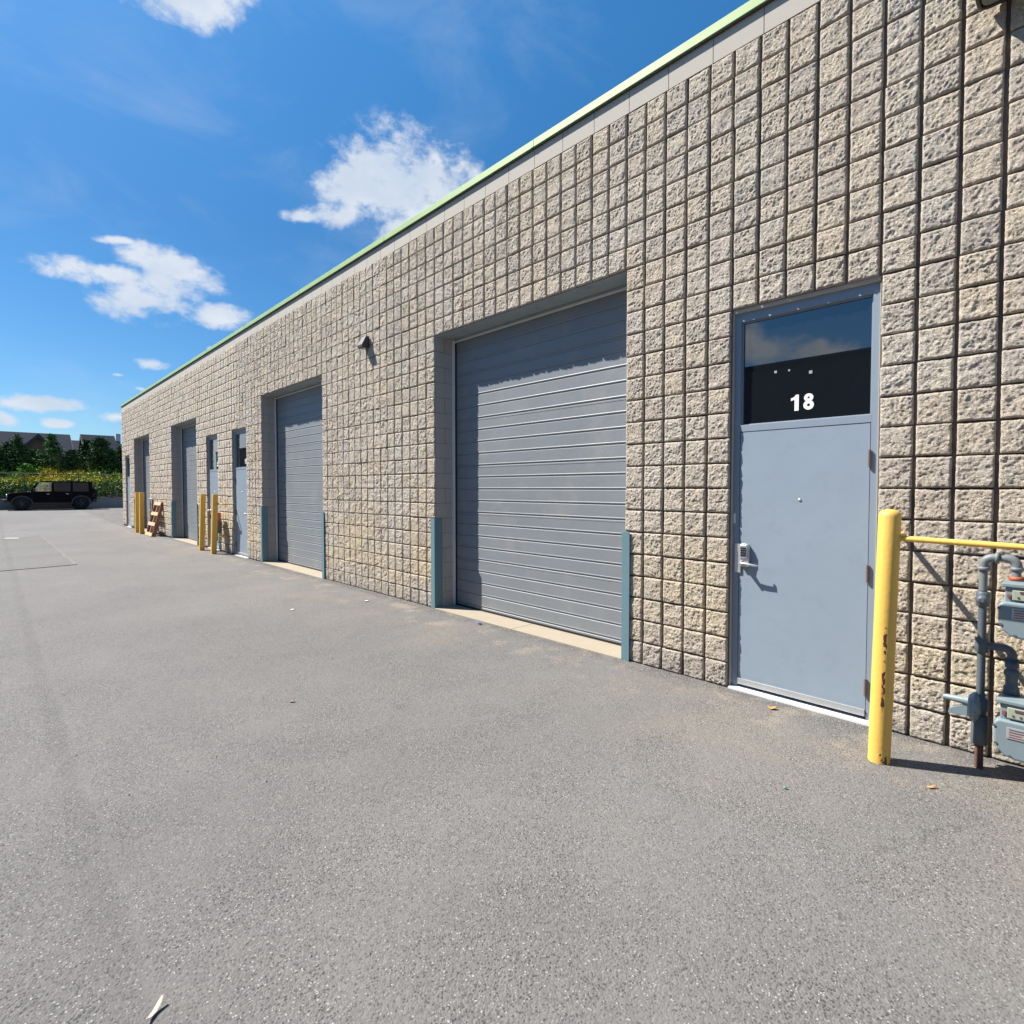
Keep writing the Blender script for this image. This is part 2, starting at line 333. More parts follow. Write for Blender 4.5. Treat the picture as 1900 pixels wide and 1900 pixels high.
def asphalt_mat(name='asphalt', k=1.0):
    m_ = bpy.data.materials.new(name); m_.use_nodes = True; t = NT(m_.node_tree); p = t.n['Principled BSDF']
    g = t.new('ShaderNodeNewGeometry').outputs['Position']
    sp = t.new('ShaderNodeSeparateXYZ'); t.l.new(g, sp.inputs[0]); X, Y = sp.outputs[0], sp.outputs[1]
    flat = t.vm('MULTIPLY', g, (1, 1, 0))
    big = t.noise(flat, .35, 5, .6, .4); mid = t.noise(flat, 2.2, 5, .6)
    c = t.mix(t.sm(big, .3, .7), (.136*k, .1295*k, .1245*k), (.160*k, .152*k, .145*k))
    c = t.scalecol(c, t.m('ADD', t.m('MULTIPLY', t.m('SUBTRACT', mid, .5), .22), 1.0))
    # pale dust tracked out along the wall and in front of the doors
    dustw = t.m('MULTIPLY', t.sm(Y, -2.6, -.3), t.sm(t.noise(flat, .8, 5, .6, .5), .42, .66))
    c = t.mix(t.m('MULTIPLY', dustw, .62), c, (.20, .175, .145))
    c = t.mix(t.m('MULTIPLY', t.m('MULTIPLY', t.sm(Y, -1.0, -.35), t.sm(t.noise(flat, 2.6, 4, .6), .5, .68)), .55), c, (.29, .24, .18))
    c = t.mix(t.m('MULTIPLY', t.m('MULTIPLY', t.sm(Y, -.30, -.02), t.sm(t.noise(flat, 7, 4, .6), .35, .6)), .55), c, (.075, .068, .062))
    # oily and rusty spots
    c = t.mix(t.m('MULTIPLY', t.sm(t.noise(flat, 3.1, 4, .7, 1.0), .70, .80), .5), c, (.07, .063, .058))
    # paving seam running along the lot
    wob = t.m('ADD', Y, t.m('MULTIPLY', t.m('SUBTRACT', t.noise(flat, 2.0, 4, .65), .5), .16))
    seam = t.sm(t.m('ABSOLUTE', t.m('SUBTRACT', wob, -3.93)), .024, .006)
    side = t.sm(t.m('ABSOLUTE', t.m('SUBTRACT', wob, -4.0)), .09, .02)
    c = t.mix(t.m('MULTIPLY', side, t.sm(mid, .3, .6, .05, .35)), c, (.095*k, .09*k, .086*k))
    # aggregate: worn matrix with sparse pale flakes and small dark pits
    wv = t.vm('ADD', flat, t.vm('MULTIPLY', t.noise(flat, 90, 2, out='Color'), (.010, .010, 0)))
    vr = t.new('ShaderNodeTexVoronoi'); t.l.new(wv, vr.inputs['Vector']); vr.inputs['Scale'].default_value = 118
    cs = t.new('ShaderNodeSeparateColor'); t.l.new(vr.outputs['Color'], cs.inputs[0])
    rough_a = t.sm(t.noise(flat, 1.6, 5, .65, .5), .3, .68, .5, 1.0)
    rough_a = t.m('MULTIPLY', rough_a, t.m('SUBTRACT', 1.0, t.m('MULTIPLY', seam, .35)))
    c = t.scalecol(c, t.m('ADD', t.m('MULTIPLY', t.m('MULTIPLY', t.m('SUBTRACT', cs.outputs[0], .5), .42), rough_a), 1.0))
    c = t.scalecol(c, t.m('ADD', t.m('MULTIPLY', t.m('SUBTRACT', t.noise(flat, 230, 3, .7), .5), .55), 1.0))
    c = t.scalecol(c, t.m('ADD', t.m('MULTIPLY', t.m('SUBTRACT', t.noise(flat, 14, 4, .7), .5), .16), 1.0))
    dk = t.m('MULTIPLY', t.m('GREATER_THAN', cs.outputs[2], .85), t.sm(vr.outputs['Distance'], .60, .32))
    c = t.mix(t.m('MULTIPLY', t.m('MULTIPLY', dk, .9), rough_a), c, (.05, .048, .047))
    br = t.m('MULTIPLY', t.m('GREATER_THAN', cs.outputs[1], .90), t.sm(vr.outputs['Distance'], .46, .26))
    c = t.mix(t.m('MULTIPLY', br, t.m('MULTIPLY', rough_a, .75)), c, (.47, .46, .44))
    # hairline cracks
    cw = t.vm('ADD', flat, t.vm('MULTIPLY', t.noise(flat, 1.3, 6, .7, out='Color'), (1.1, 1.1, 0)))
    ck = t.m('MULTIPLY', t.sm(t.voro(cw, .32, 'DISTANCE_TO_EDGE'), .0022, .0006), t.sm(t.noise(flat, .45, 2), .50, .60))
    c = t.mix(t.m('MULTIPLY', ck, .55), c, (.06, .056, .053))
    t.l.new(c, p.inputs['Base Color']); p.inputs['Roughness'].default_value = .88; p.inputs['Specular IOR Level'].default_value = .35
    h = t.m('MULTIPLY', t.m('ADD', t.m('MULTIPLY', vr.outputs['Distance'], -.8), t.m('MULTIPLY', t.noise(flat, 220, 3), .7)), rough_a)
    h = t.m('ADD', h, t.m('MULTIPLY', t.noise(flat, 24, 3), .7))
    b = t.new('ShaderNodeBump'); b.inputs['Distance'].default_value = .0046; b.inputs['Strength'].default_value = 1
    t.l.new(h, b.inputs['Height']); t.l.new(b.outputs[0], p.inputs['Normal'])
    return m_
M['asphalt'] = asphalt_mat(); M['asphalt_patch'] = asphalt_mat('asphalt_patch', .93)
def leafmat(name, c0, c1, trans=.25):
    m_ = bpy.data.materials.new(name); m_.use_nodes = True; t = NT(m_.node_tree); p = t.n['Principled BSDF']
    g = t.new('ShaderNodeNewGeometry').outputs['Position']; at = t.new('ShaderNodeAttribute', attribute_name='tone').outputs['Fac']
    c = t.mix(at, c0, c1); c = t.scalecol(c, t.m('ADD', t.m('MULTIPLY', t.noise(g, 1.5, 3), .6), .7))
    t.l.new(c, p.inputs['Base Color']); p.inputs['Roughness'].default_value = .75; p.inputs['Specular IOR Level'].default_value = .12
    return m_
M['needle'] = leafmat('dark_needles', (.018, .046, .018), (.085, .15, .05)); M['needle2'] = leafmat('green_needles', (.03, .085, .028), (.12, .22, .065))
M['bright_leaf'] = leafmat('bright_leaves', (.07, .18, .02), (.20, .36, .06))
M['weed'] = leafmat('weed_leaves', (.10, .19, .025), (.28, .38, .06)); M['gold'] = leafmat('yellow_blossom', (.50, .33, .015), (.85, .62, .04))
M['dkweed'] = leafmat('dark_weed_leaves', (.03, .07, .015), (.10, .17, .035))
M['bark'] = mat('bark', (.08, .06, .045), .9, var=.3, vscale=20)
M['hill'] = mat('hillside_soil', (.08, .085, .03), .95, var=.4, vscale=1)
M['shingle'] = mat('roof_shingle', (.034, .040, .052), .95, spec=.05, var=.15, vscale=2, var2=.15, v2scale=8)
M['house_brick'] = mat('house_brick', (.17, .095, .07), .9, var=.3, vscale=3, var2=.2, v2scale=14)
M['house_dark'] = mat('house_siding', (.045, .045, .055), .8, var=.1); M['fascia'] = mat('house_fascia', (.045, .04, .045), .7)
M['house_white'] = mat('house_trim', (.55, .6, .65), .6); M['fence'] = mat('fence_galvanised', (.12, .12, .11), .5, metal=.3)

# ------------------------------------------------------------------ ground
def gz(x, y=0):
    z = -0.065*min(1, max(0, (-x-6)/20.0))
    if x < -26:
        k = min(1, (-26-x)/17.0); k = k*k*(3-2*k); z += (0.20+.065)*k
    return z
xs = np.concatenate([[-1500,-400,-150,-80],np.arange(-60,-24,1.5),np.arange(-24,10,1.0),[12,20,60,200,900]])
ys = np.array([-1200,-300,-100,-40,-20,-12,-8,-4,-2,0,.4,6,20,60,200,1200.])
gx, gy = np.meshgrid(xs, ys, indexing='ij'); gzv = np.vectorize(gz)(np.clip(gx, -60, 50))
V = np.stack([gx, gy, gzv], -1).reshape(-1, 3); ny = len(ys)
Fq = [(i*ny+j, (i+1)*ny+j, (i+1)*ny+j+1, i*ny+j+1) for i in range(len(xs)-1) for j in range(ny-1)]
g_ = npmesh('ground', V, Fq, M['asphalt'], smooth=[True]*len(Fq)); tag(g_, 'grey weathered asphalt of the parking lot', None, None, 'structure')
def ongrd(px, py):
    d = pixdir(px, py); z = 0
    for _ in range(6):
        p = CAM + d*((z-CAM[2])/d[2]); z = gz(p[0])
    return np.array([p[0], p[1], z])
pp = [ongrd(-90,1012), ongrd(76,994), ongrd(139.5,1048), ongrd(-90,1068)]
pb = MB(); pb.add([(*p[:2], p[2]+.006) for p in pp], [(0,3,2,1)])
tag(pb.build('asphalt_patch', M['asphalt_patch']), 'squared asphalt repair patch in the lot', None, None, 'structure')
eb = MB()
for a, b, wd_ in ((pp[1],pp[2],.03),(pp[0],pp[1],.05),(pp[2],pp[3],.03)):
    t_ = b-a; L = np.linalg.norm(t_[:2]); t_ /= L; nn = np.array([-t_[1], t_[0], 0]); n_ = int(L/.3); vs = []
    for i in range(n_+1):
        q = a+t_*L*i/n_ + nn*random.uniform(-.02, .02); h = wd_*random.uniform(.5, 1.3)
        vs += [tuple(q+nn*h+np.array([0,0,.011])), tuple(q-nn*h+np.array([0,0,.011]))]
    eb.add(vs, [(2*i, 2*i+1, 2*i+3, 2*i+2) for i in range(n_)])
tag(eb.build('patch_seal', M['asphalt_edge']), 'crumbly seal round the asphalt patch', None, None, 'structure')
mk = MB(); a, b, c_, d_ = ongrd(9,998.5), ongrd(35,998.2), ongrd(35,1001.2), ongrd(9,1001.5)
mk.add([(*q[:2], q[2]+.016) for q in (a,b,c_,d_)], [(0,3,2,1)]); tag(mk.build('road_marking', M['paint_white']), 'short worn white paint mark on the asphalt', None, None, 'structure')

# ------------------------------------------------------------------ building
B = empty('warehouse', (0,0,0), label='long split-face block warehouse with grey garage doors and green roof edge', cat='building')
XL, XR, NR = -27.8, 8.0, 25
ccols = list(range(int(round(XL/.2)), int(round(XR/.2))))          # block c spans [0.2c, 0.2c+0.2]
GAR = [(-4.0,-1.0),(-10.4,-7.4),(-18.6,-15.6),(-25.0,-22.0)]
DOOR = [(0.0,1.0),(-12.4,-11.4),(-14.6,-13.6),(-27.0,-26.0)]
def opened(c, r):
    x = .2*c+.1; z = .2*r+.1
    return any(a < x < b and z < 3.6 for a, b in GAR) or any(a < x < b and z < 3.0 for a, b in DOOR)
def hash2(ix, iy, s):
    h = (ix.astype(np.int64)*374761393 + iy.astype(np.int64)*668265263 + s*982451653) & 0x7fffffff
    h = ((h ^ (h >> 13))*1274126177) & 0x7fffffff
    return ((h ^ (h >> 16)) & 0xffff)/65535.0
def vnoise(x, y, s=0):
    ix = np.floor(x); iy = np.floor(y); fx = x-ix; fy = y-iy; fx = fx*fx*(3-2*fx); fy = fy*fy*(3-2*fy)
    a = hash2(ix,iy,s); b = hash2(ix+1,iy,s); c = hash2(ix,iy+1,s); d = hash2(ix+1,iy+1,s)
    return (a*(1-fx)+b*fx)*(1-fy)+(c*(1-fx)+d*fx)*fy-.5
def wall_chunk(name, cols, N, parent=B):
    Vs, Fs, sm_, tn, mi = [], [], [], [], []; base = 0
    u = np.linspace(0, 1, N)
    idx = np.arange(N*N).reshape(N, N)
    ff = np.stack([idx[:-1,:-1], idx[1:,:-1], idx[1:,1:], idx[:-1,1:]], -1).reshape(-1, 4)
    ring = np.concatenate([idx[:,0], idx[-1,1:], idx[-2::-1,-1], idx[0,-2:0:-1]]); nr = len(ring)
    rb = N*N + np.arange(nr)
    sf = np.stack([ring, rb, np.roll(rb,-1), np.roll(ring,-1)], -1)
    for c in cols:
        for r in range(NR):
            if opened(c, r): continue
            jx = random.gauss(0, .0016); jz = random.gauss(0, .0012); jd = random.gauss(0, .0022)
            gw = .0108 if N > 24 else .0125; x0 = .2*c+gw+jx+random.gauss(0,.001); x1 = .2*c+.2-gw+jx; z0 = .2*r+.0054+jz; z1 = .2*r+.1946+jz+random.gauss(0,.0008)
            X = x0+(x1-x0)*u[:,None]+0*u[None,:]; Z = z0+(z1-z0)*u[None,:]+0*u[:,None]
            ex = np.minimum(X-x0, x1-X); ez = np.minimum(Z-z0, z1-Z); e = np.minimum(ex, ez)
            ox = random.random()*50; oz = random.random()*50
            an = random.uniform(-.5, .5); ca, sa = cos(an), sin(an); U = (X-x0)*ca+(Z-z0)*sa+ox; W_ = -(X-x0)*sa+(Z-z0)*ca+oz
            lv = random.uniform(.75, 1.2)
            dsp = .007*vnoise(U*13, W_*17, 1) + .006*vnoise(U*30, W_*36, 2)
            if N > 7:
                wx = .35*vnoise(U*40, W_*40, 7); wz = .35*vnoise(U*40, W_*40, 8)
                dsp += lv*.0085*(.28-np.abs(vnoise(U*56+wx, W_*70+wz, 3))*1.6)
            if N > 12: dsp += lv*.0050*vnoise(U*105, W_*120, 4)
            if N > 24: dsp += .0028*vnoise(U*190, W_*190, 6)
            edge = np.clip(e/.010, 0, 1)**.7
            Y = (-.006 - dsp*(.45+.55*edge) - .003*edge + jd + .006*(1-np.clip(e/.007,0,1))) if N > 24 else (-.007 - dsp*1.35 + jd)
            # ragged outline
            rag = .0028*vnoise((X+Z+ox)*40, (Z-X+oz)*40, 5)*(e < .004)
            rag *= 1.0 if N > 24 else .4
            X = X + rag*(ex < .004); Z = Z + rag*(ez < .004)
            P = np.stack([X, Y, Z], -1).reshape(-1, 3)
            R_ = P[ring].copy(); R_[:,1] = .026
            Vs += [P, R_]; Fs += [ff+base, sf+base]; base += N*N+nr
            sm_ += [np.ones(len(ff), bool), np.zeros(len(sf), bool)]; tn.append(np.full(len(ff)+len(sf), random.random())); mi.append(np.zeros(len(ff)+len(sf), int))
    q = []
    for c in cols:
        for r in range(NR):
            if opened(c, r): continue
            x0, x1, z0, z1 = .2*c, .2*c+.2, .2*r, .2*r+.2
            if r == 0: z0 = -.3
            Vs.append(np.array([(x0,.018,z0),(x1,.018,z0),(x1,.018,z1),(x0,.018,z1)])); Fs.append(np.array([[0,1,2,3]])+base); base += 4
            sm_.append(np.zeros(1,bool)); tn.append(np.zeros(1)); mi.append(np.ones(1,int))
    return npmesh(name, np.concatenate(Vs), np.concatenate(Fs), [M['block'], M['mortar']], np.concatenate(mi), np.concatenate(sm_), parent, np.concatenate(tn))
def merge_np(name, objs):
    # one facade mesh out of the differently subdivided stretches
    for o in objs[1:]: pass
    ctx = dict(active_object=objs[0], selected_editable_objects=objs)
    with bpy.context.temp_override(**ctx): bpy.ops.object.join()
    objs[0].name = name; return objs[0]
near = [c for c in ccols if -26 <= c < 10]; mid_ = [c for c in ccols if -60 <= c < -26]; far = [c for c in ccols if c < -60]; off = [c for c in ccols if c >= 10]
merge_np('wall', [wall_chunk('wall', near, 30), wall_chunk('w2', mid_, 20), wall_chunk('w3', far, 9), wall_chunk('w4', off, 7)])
# inner shell and roof
sh = MB(); sh.box(XL+.01, XR, .36, 18, -.3, 5.16)
sh.box(XL+.004, XL+.03, .0, 18.01, -.3, 5.17)
sh.build('side_wall', M['shell'], B)
rf = MB(); rf.box(XL, XR, .12, 18.02, 5.165, 5.2); rf.build('roof', M['roof_membrane'], B)
# smooth course on top
sb = MB()
x = XL+.02
while x < XR: sb.box(x+.003, min(x+.397, XR), .0, .3, 5.006, 5.2); x += .4
sb.box(XL+.01, XR, .006, .3, 4.999, 5.19, 1)
sb.build('smooth_course', [M['smooth_block'], M['mortar']], B)
fl = MB(); fl.prism([(-.034,5.212),(-.034,5.284),(-.028,5.290),(.14,5.300),(.14,5.206),(-.02,5.206)], XL-.03, XR, 'x')
fl.box(XL-.03, XR, -.028, -.006, 5.198, 5.2055, 1)
for k in range(12):
    xx = XL+1.2+3.05*k; fl.box(xx, xx+.035, -.0365, -.0345, 5.2125, 5.283)
fl.build('roof_flashing', [M['flashing'], M['flash_dark']], B)

def garage(i, x0, x1):
    g0 = gz((x0+x1)/2); D_ = .31
    for xa, xb in ((x0-.12, x0), (x1, x1+.12)):                       # jambs of plain block with joints
        j = MB()
        j.box(xa+.012 if xa < x0 else xa+.003, xb-.003 if xa < x0 else xb-.012, .016, .36, -.3, 3.6, 1)
        r = 0
        while r < 18:
            off_ = .155 if r % 2 else .30
            z0, z1 = .2*r+.0025, .2*r+.1975
            lo = .012
            for ya, yb in ((lo, off_-.003), (off_+.003, .355)):
                if yb > .354 and off_ > .29: continue
                j.box(xa+.008, xb, ya, yb, z0, z1) if xa < x0 else j.box(xa, xb-.008, ya, yb, z0, z1)
            if off_ > .29: (j.box(xa+.008, xb, .303, .355, z0, z1) if xa < x0 else j.box(xa, xb-.008, .303, .355, z0, z1))
            r += 1
        j.build('jamb', [M['jamb_block'], M['mortar']], B)
    l = MB(); l.box(x0-.1, x1+.1, .0185, D_+.02, 3.592, 3.602); l.box(x0, x1, D_-.035, D_-.031, 3.566, 3.5875)
    l.build('lintel', M['lintel'], B)
    gd = MB()                                                         # ribbed sectional door
    top = 3.575; z = g0+.035; prof = [(D_, z)]; sec = 0
    while z < top-.01:
        for kx in range(4):
            za = z+.1525*kx
            if za >= top-.02: break
            prof += [(D_, za+.018), (D_+.007, za+.024), (D_+.007, za+.031), (D_-.0025, za+.041), (D_-.0025, za+.047), (D_, za+.052)]
        z += .61
        if z < top: prof += [(D_, z-.004), (D_+.004, z-.002), (D_+.004, z+.001), (D_, z+.003)]
    prof = [p for p in prof if p[1] < top] + [(D_, top)]
    vs = []
    for y, zz in prof: vs += [(x0-.02, y, zz), (x1+.02, y, zz)]
    gd.add(vs, [(2*k, 2*k+1, 2*k+3, 2*k+2) for k in range(len(prof)-1)])
    gd.box(x0-.02, x1+.02, D_+.012, D_+.045, g0+.035, top)
    door = gd.build('garage_door', M['panel'], B)
    tr = MB(); tr.box(x0+.004, x0+.045, D_-.040, D_-.012, g0+.01, 3.586); tr.build('weatherstrip', M['white'], door)
    tr = MB(); tr.box(x0+.045, x0+.062, D_-.018, D_-.006, g0+.01, 3.54); tr.build('weather_seal', M['rubber'], door)
    tr = MB(); tr.box(x1-.045, x1-.004, D_-.040, D_-.012, g0+.01, 3.586); tr.build('weatherstrip', M['white'], door)
    tr = MB(); tr.box(x0+.046, x1-.046, D_-.030, D_-.012, 3.548, 3.586); tr.build('head_strip', M['white'], door)
    tr = MB(); tr.box(x0+.05, x1-.05, D_-.006, D_+.03, g0+.012, g0+.034); tr.build('bottom_seal', M['rubber'], door)
    s_ = MB(); n_ = 2; 
    for k in range(n_):
        xa = x0+.0+(x1-x0)*k/n_; xb = x0+(x1-x0)*(k+1)/n_
        s_.box(xa+.002, xb-.002, -.03, D_+.05, g0-.1, g0+.012)
    s_.build('door_sill', M['concrete'] if i == 0 else M['concrete'], B, bevel=.004)
    for sx, xe in ((1, x0), (-1, x1)):
        gq = MB(); a = xe+sx*.012
        gq.box(min(a, a-sx*.085), max(a, a-sx*.085), -.030, -.022, g0-.01, 1.20+g0/2)
        gq.box(min(a, a-sx*.007), max(a, a-sx*.007), -.0215, .10, g0-.01, 1.20+g0/2)
        gq.build('corner_guard', M['teal'], B, bevel=.0015)
for i, (a, b) in enumerate(GAR): garage(i, a, b)

def digit(ch, x, z, y, h, parent):
    """bold numeral of height h standing at x, as flat vinyl strokes"""
    sw = h*.24; wd_ = h*.64; b = MB()
    def ribbon(P, yy, closed=False, w_=None):
        P = [np.array(p, float) for p in P]; n_ = len(P); vs = []; hw = (w_ or sw)/2
        for i in range(n_):
            a = P[(i-1) % n_] if closed or i else P[i]; c = P[(i+1) % n_] if closed or i < n_-1 else P[i]
            t_ = c-a; t_ /= np.linalg.norm(t_); nn = np.array([-t_[1], t_[0]])
            for q in (P[i]+nn*hw, P[i]-nn*hw): vs += [(q[0], yy, q[1]), (q[0], yy+.001, q[1])]
        fs = []
        for i in range(n_ if closed else n_-1):
            k = 4*i; m_ = 4*((i+1) % n_); fs += [(k, k+2, m_+2, m_), (k+1, m_+1, m_+3, k+3), (k, m_, m_+1, k+1), (k+2, k+3, m_+3, m_+2)]
        b.add(vs, fs)
    def arc(cx, cz, rx, rz, a0, a1, n_=18): return [(cx+rx*cos(radians(a0+(a1-a0)*k/n_)), cz+rz*sin(radians(a0+(a1-a0)*k/n_))) for k in range(n_+(0 if abs(a1-a0) == 360 else 1))]
    r0 = wd_/2-sw/2; cx = x
    if ch == '1':
        b.prism([(cx-sw*.1,z),(cx+sw*.95,z),(cx+sw*.95,z+h),(cx+sw*.2,z+h),(cx-sw*.15,z+h*.88),(cx-sw*1.0,z+h*.80),(cx-sw*1.0,z+h*.64),(cx-sw*.1,z+h*.70)], y, y+.001, 'y')
    if ch == '8':
        ribbon(arc(cx, z+h*.29, r0, h*.29-sw*.42, 0, 360), y, True, sw*.88); ribbon(arc(cx, z+h*.75, r0*.86, h*.25-sw*.40, 0, 360), y-.0004, True, sw*.82)
    if ch == '0': ribbon(arc(cx, z+h*.5, r0, h*.5-sw/2, 0, 360, 26), y, True)
    if ch == '9':
        ribbon(arc(cx, z+h*.66, r0, h*.34-sw/2, 0, 360), y, True); ribbon([(cx+r0, z+h*.66)]+arc(cx, z+h*.40, r0, h*.40-sw/2, 0, -150, 14), y-.0004)
    if ch == '2': ribbon(arc(cx, z+h*.68, r0, h*.32-sw/2, 165, -35, 14)+[(cx-r0*.9, z+sw*.6)], y); b.box(cx-wd_/2, cx+wd_/2, y-.0004, y+.0006, z, z+sw)
    return b.build('house_number', M['number'], parent)
def number_text(txt, x, z, y, size, parent):
    for k, ch in enumerate(txt): digit(ch, x+(k-(len(txt)-1)/2)*size*.80, z, y, size, parent)
def mandoor(x0, x1, txt, handle, keypad):
    g0 = gz((x0+x1)/2); F0 = .045
    fr = MB(); top = 2.975
    fr.box(x0+.006, x0+.055, F0, .16, g0, top); fr.box(x1-.050, x1-.004, F0, .16, g0, top)
    fr.box(x0+.055, x1-.050, F0, .16, 2.905, top); fr.box(x0+.055, x1-.050, F0, .16, 2.045, 2.098)
    fr.box(x0+.055, x1-.050, F0+.03, .10, 2.098, 2.106)
    fr.box(x0-.05, x0+.006, .02, .30, -.3, 3.0, 1); fr.box(x1-.004, x1+.05, .02, .30, -.3, 3.0, 1); fr.box(x0-.05, x1+.05, .02, .30, top, 3.02, 1)
    fr.box(x0+.02, x1-.02, .19, .3, g0-.1, top, 2)
    d = fr.build('door_unit', [M['frame'], M['smooth_block'], M['rubber']], B, bevel=.0015)
    lf = MB(); lf.box(x0+.0585, x1-.0535, F0+.003, F0+.048, g0+.035, 2.041); lf.build('door_leaf', M['door'], d, bevel=.002)
    gp = MB(); gp.box(x0+.055, x1-.050, F0+.035, F0+.045, 2.106, 2.905); gp.build('window_pane', M['glass'], d)
    gs = MB()
    gs.box(x0+.055, x0+.066, F0+.018, F0+.034, 2.106, 2.905); gs.box(x1-.061, x1-.050, F0+.018, F0+.034, 2.106, 2.905)
    gs.box(x0+.066, x1-.061, F0+.018, F0+.034, 2.895, 2.905); gs.build('glazing_bead', M['frame'], d)
    kp = MB(); kp.box(x0+.062, x1-.056, F0-.012, F0+.002, g0+.04, g0+.085)
    for k in range(5):
        xx = x0+.1+.19*k; kp.lathe((xx, F0-.0125, g0+.06), 'y', [(0,.004),(-.002,.003)], 8)
    kp.build('door_sweep', M['alu'], d, bevel=.002)
    th = MB(); th.box(x0+.01, x1-.01, -.020, .16, g0-.05, g0+.014); th.build('threshold', M['white'], B)
    hs_ = -1 if handle == 'left' else 1
    hx = x0+.11 if handle == 'left' else x1-.11
    for hz in (.24, 1.02, 1.80):
        h = MB(); xx = x1-.053 if handle == 'left' else x0+.058
        h.tube([(xx, F0-.010, hz-.06), (xx, F0-.010, hz+.06)], .009, 10)
        for q in (-.036, -.012, .012, .036): h.tube([(xx, F0-.010, hz+q-.001), (xx, F0-.010, hz+q+.001)], .0105, 10)
        h.box(xx-.004, xx+.004, F0-.006, F0+.004, hz-.058, hz+.058); h.build('hinge', M['hinge'], d)
    if keypad:
        k = MB()
        k.prism([(hx-.036,.985),(hx+.036,.985),(hx+.040,1.02),(hx+.038,1.135),(hx+.028,1.160),(hx,1.168),(hx-.028,1.160),(hx-.038,1.135),(hx-.040,1.02)], F0-.030, F0+.002)
        k.prism([(hx-.030,1.05),(hx+.030,1.05),(hx+.032,1.135),(hx+.022,1.155),(hx-.022,1.155),(hx-.032,1.135)], F0-.040, F0-.0301)
        k.build('keypad_lock', M['alu'], d, bevel=.004)
        kk = MB()
        for r in range(4):
            for c in range(3): kk.box(hx-.021+.0155*c, hx-.010+.0155*c, F0-.045, F0-.0405, 1.068+.019*r, 1.080+.019*r)
        kk.build('keypad_buttons', M['black'], d)
        lv = MB(); lv.lathe((hx-.012, F0-.0305, 1.015), 'y', [(0,.020),(-.012,.018),(-.045,.012),(-.055,.012)], 16)
        lv.tube([(hx-.012, F0-.075, 1.015), (hx+.03, F0-.078, 1.014), (hx+.10, F0-.076, 1.006), (hx+.122, F0-.062, 1.004)], [.011,.010,.009,.007], 10)
        lv.build('handle', M['alu'], d)
        pl = MB(); pl.box(x0+.028, x0+.056, F0-.006, F0-.0005, .93, 1.16); pl.box(x0+.050, x0+.075, F0-.009, F0-.0062, .93, 1.16); pl.build('latch_guard', M['alu'], d)
        lk = MB(); lk.box(x0+.010, x0+.030, F0-.004, F0, 1.32, 1.40); lk.build('doorbell', M['white'], d, bevel=.003)
        pe = MB(); pe.lathe((x0+.505, F0+.003, 1.515), 'y', [(0,.012),(-.004,.011),(-.006,.007)], 14); pe.build('peephole', M['alu'], d)
        for xx, zz, s_ in ((x0+.30,2.475,.018),(x0+.40,2.475,.013),(x0+.545,2.435,.022)): st = MB(); st.box(xx, xx+s_, F0+.0325, F0+.0345, zz, zz+s_); st.build('tape_scrap', M['paper_dim'], d)
    else:
        lv = MB(); lv.lathe((hx, F0+.002, 1.0), 'y', [(0,.034),(-.008,.032),(-.01,.014),(-.04,.012),(-.045,.028),(-.070,.026),(-.075,.012)], 16); lv.build('handle', M['alu'], d)
        pe = MB(); pe.lathe(((x0+x1)/2, F0+.003, 1.515), 'y', [(0,.012),(-.006,.008)], 10); pe.build('peephole', M['alu'], d)
    if txt: number_text(txt, (x0+x1)/2+ (-.002 if keypad else .20), 2.175, F0+.0330, .118, d)
    return d
mandoor(0.0, 1.0, '18', 'left', True); mandoor(-12.4, -11.4, '19', 'right', False)
mandoor(-14.6, -13.6, '20', 'left', False); mandoor(-27.0, -26.0, '', 'right', False)

# opposite building, seen only in the glass
OB = empty('opposite_warehouse', (0,-12.4,0), label='dark brick warehouse across the lot, seen only mirrored in the door glass', cat='building')
o_ = MB(); o_.box(-60, 30, -15, 0, -.2, 5.15); o_.build('wall', M['opp'], OB)
o_ = MB(); o_.box(-60.05, 30.05, -15.05, .05, 5.15, 5.29); o_.build('roof_edge', M['fascia'], OB)
for xx in range(-50, 28, 8):
    o_ = MB(); o_.box(xx, xx+3, .005, .05, 0, 3.5)
    for k in range(20): o_.box(xx, xx+3, .05, .056, .05+.17*k, .17*k+.16)
    o_.build('garage_door', M['panel'], OB)

# ------------------------------------------------------------------ wall lamps
def wall_lamp(loc):
    L = empty('wall_lamp', loc, label='small wedge-shaped wall lamp between two garage doors', cat='lamp')
    b = MB(); b.prism([(0,-.085),(0,.09),(-.045,.09),(-.115,-.045),(-.115,-.085)], -.075, .075, 'x'); b.build('housing', M['black'], L, bevel=.006)
    b = MB(); b.prism([(-.048,.088),(-.052,.088),(-.121,-.045),(-.121,-.083),(-.1165,-.083),(-.1165,-.045)], -.070, .070, 'x'); b.build('front_cover', mat('lamp_cover', (.045,.045,.05), .5), L)
    b = MB(); b.box(-.06, .06, -.105, -.02, -.092, -.0852); b.build('lens', M['lamp_glass'], L)
wall_lamp((-5.78, -.012, 3.84))
L = empty('floodlight', (1.61, -.012, 4.372), label='dark flood light with black rim high on the wall, top right corner', cat='lamp')
b = MB()
def rrect(x0, x1, y0, y1, r, n=5):
    P = []
    for cx, cy, a0 in ((x1-r,y1-r,0),(x0+r,y1-r,90),(x0+r,y0+r,180),(x1-r,y0+r,270)):
        for k in range(n+1): a = radians(a0+90*k/n); P.append((cx+r*cos(a), cy+r*sin(a)))
    return P
b.prism(rrect(-.13, .24, -.30, -.022, .05), .012, .22, 'z'); b.build('housing', M['pipe_dark'], L, bevel=.006)
b = MB(); b.prism(rrect(-.115, .225, -.288, -.034, .04), .004, .0115, 'z'); b.build('lens', M['lamp_glass'], L)
pth = [(x, y, .004) for x, y in rrect(-.13, .24, -.30, -.022, .05)]; pth.append(pth[0])
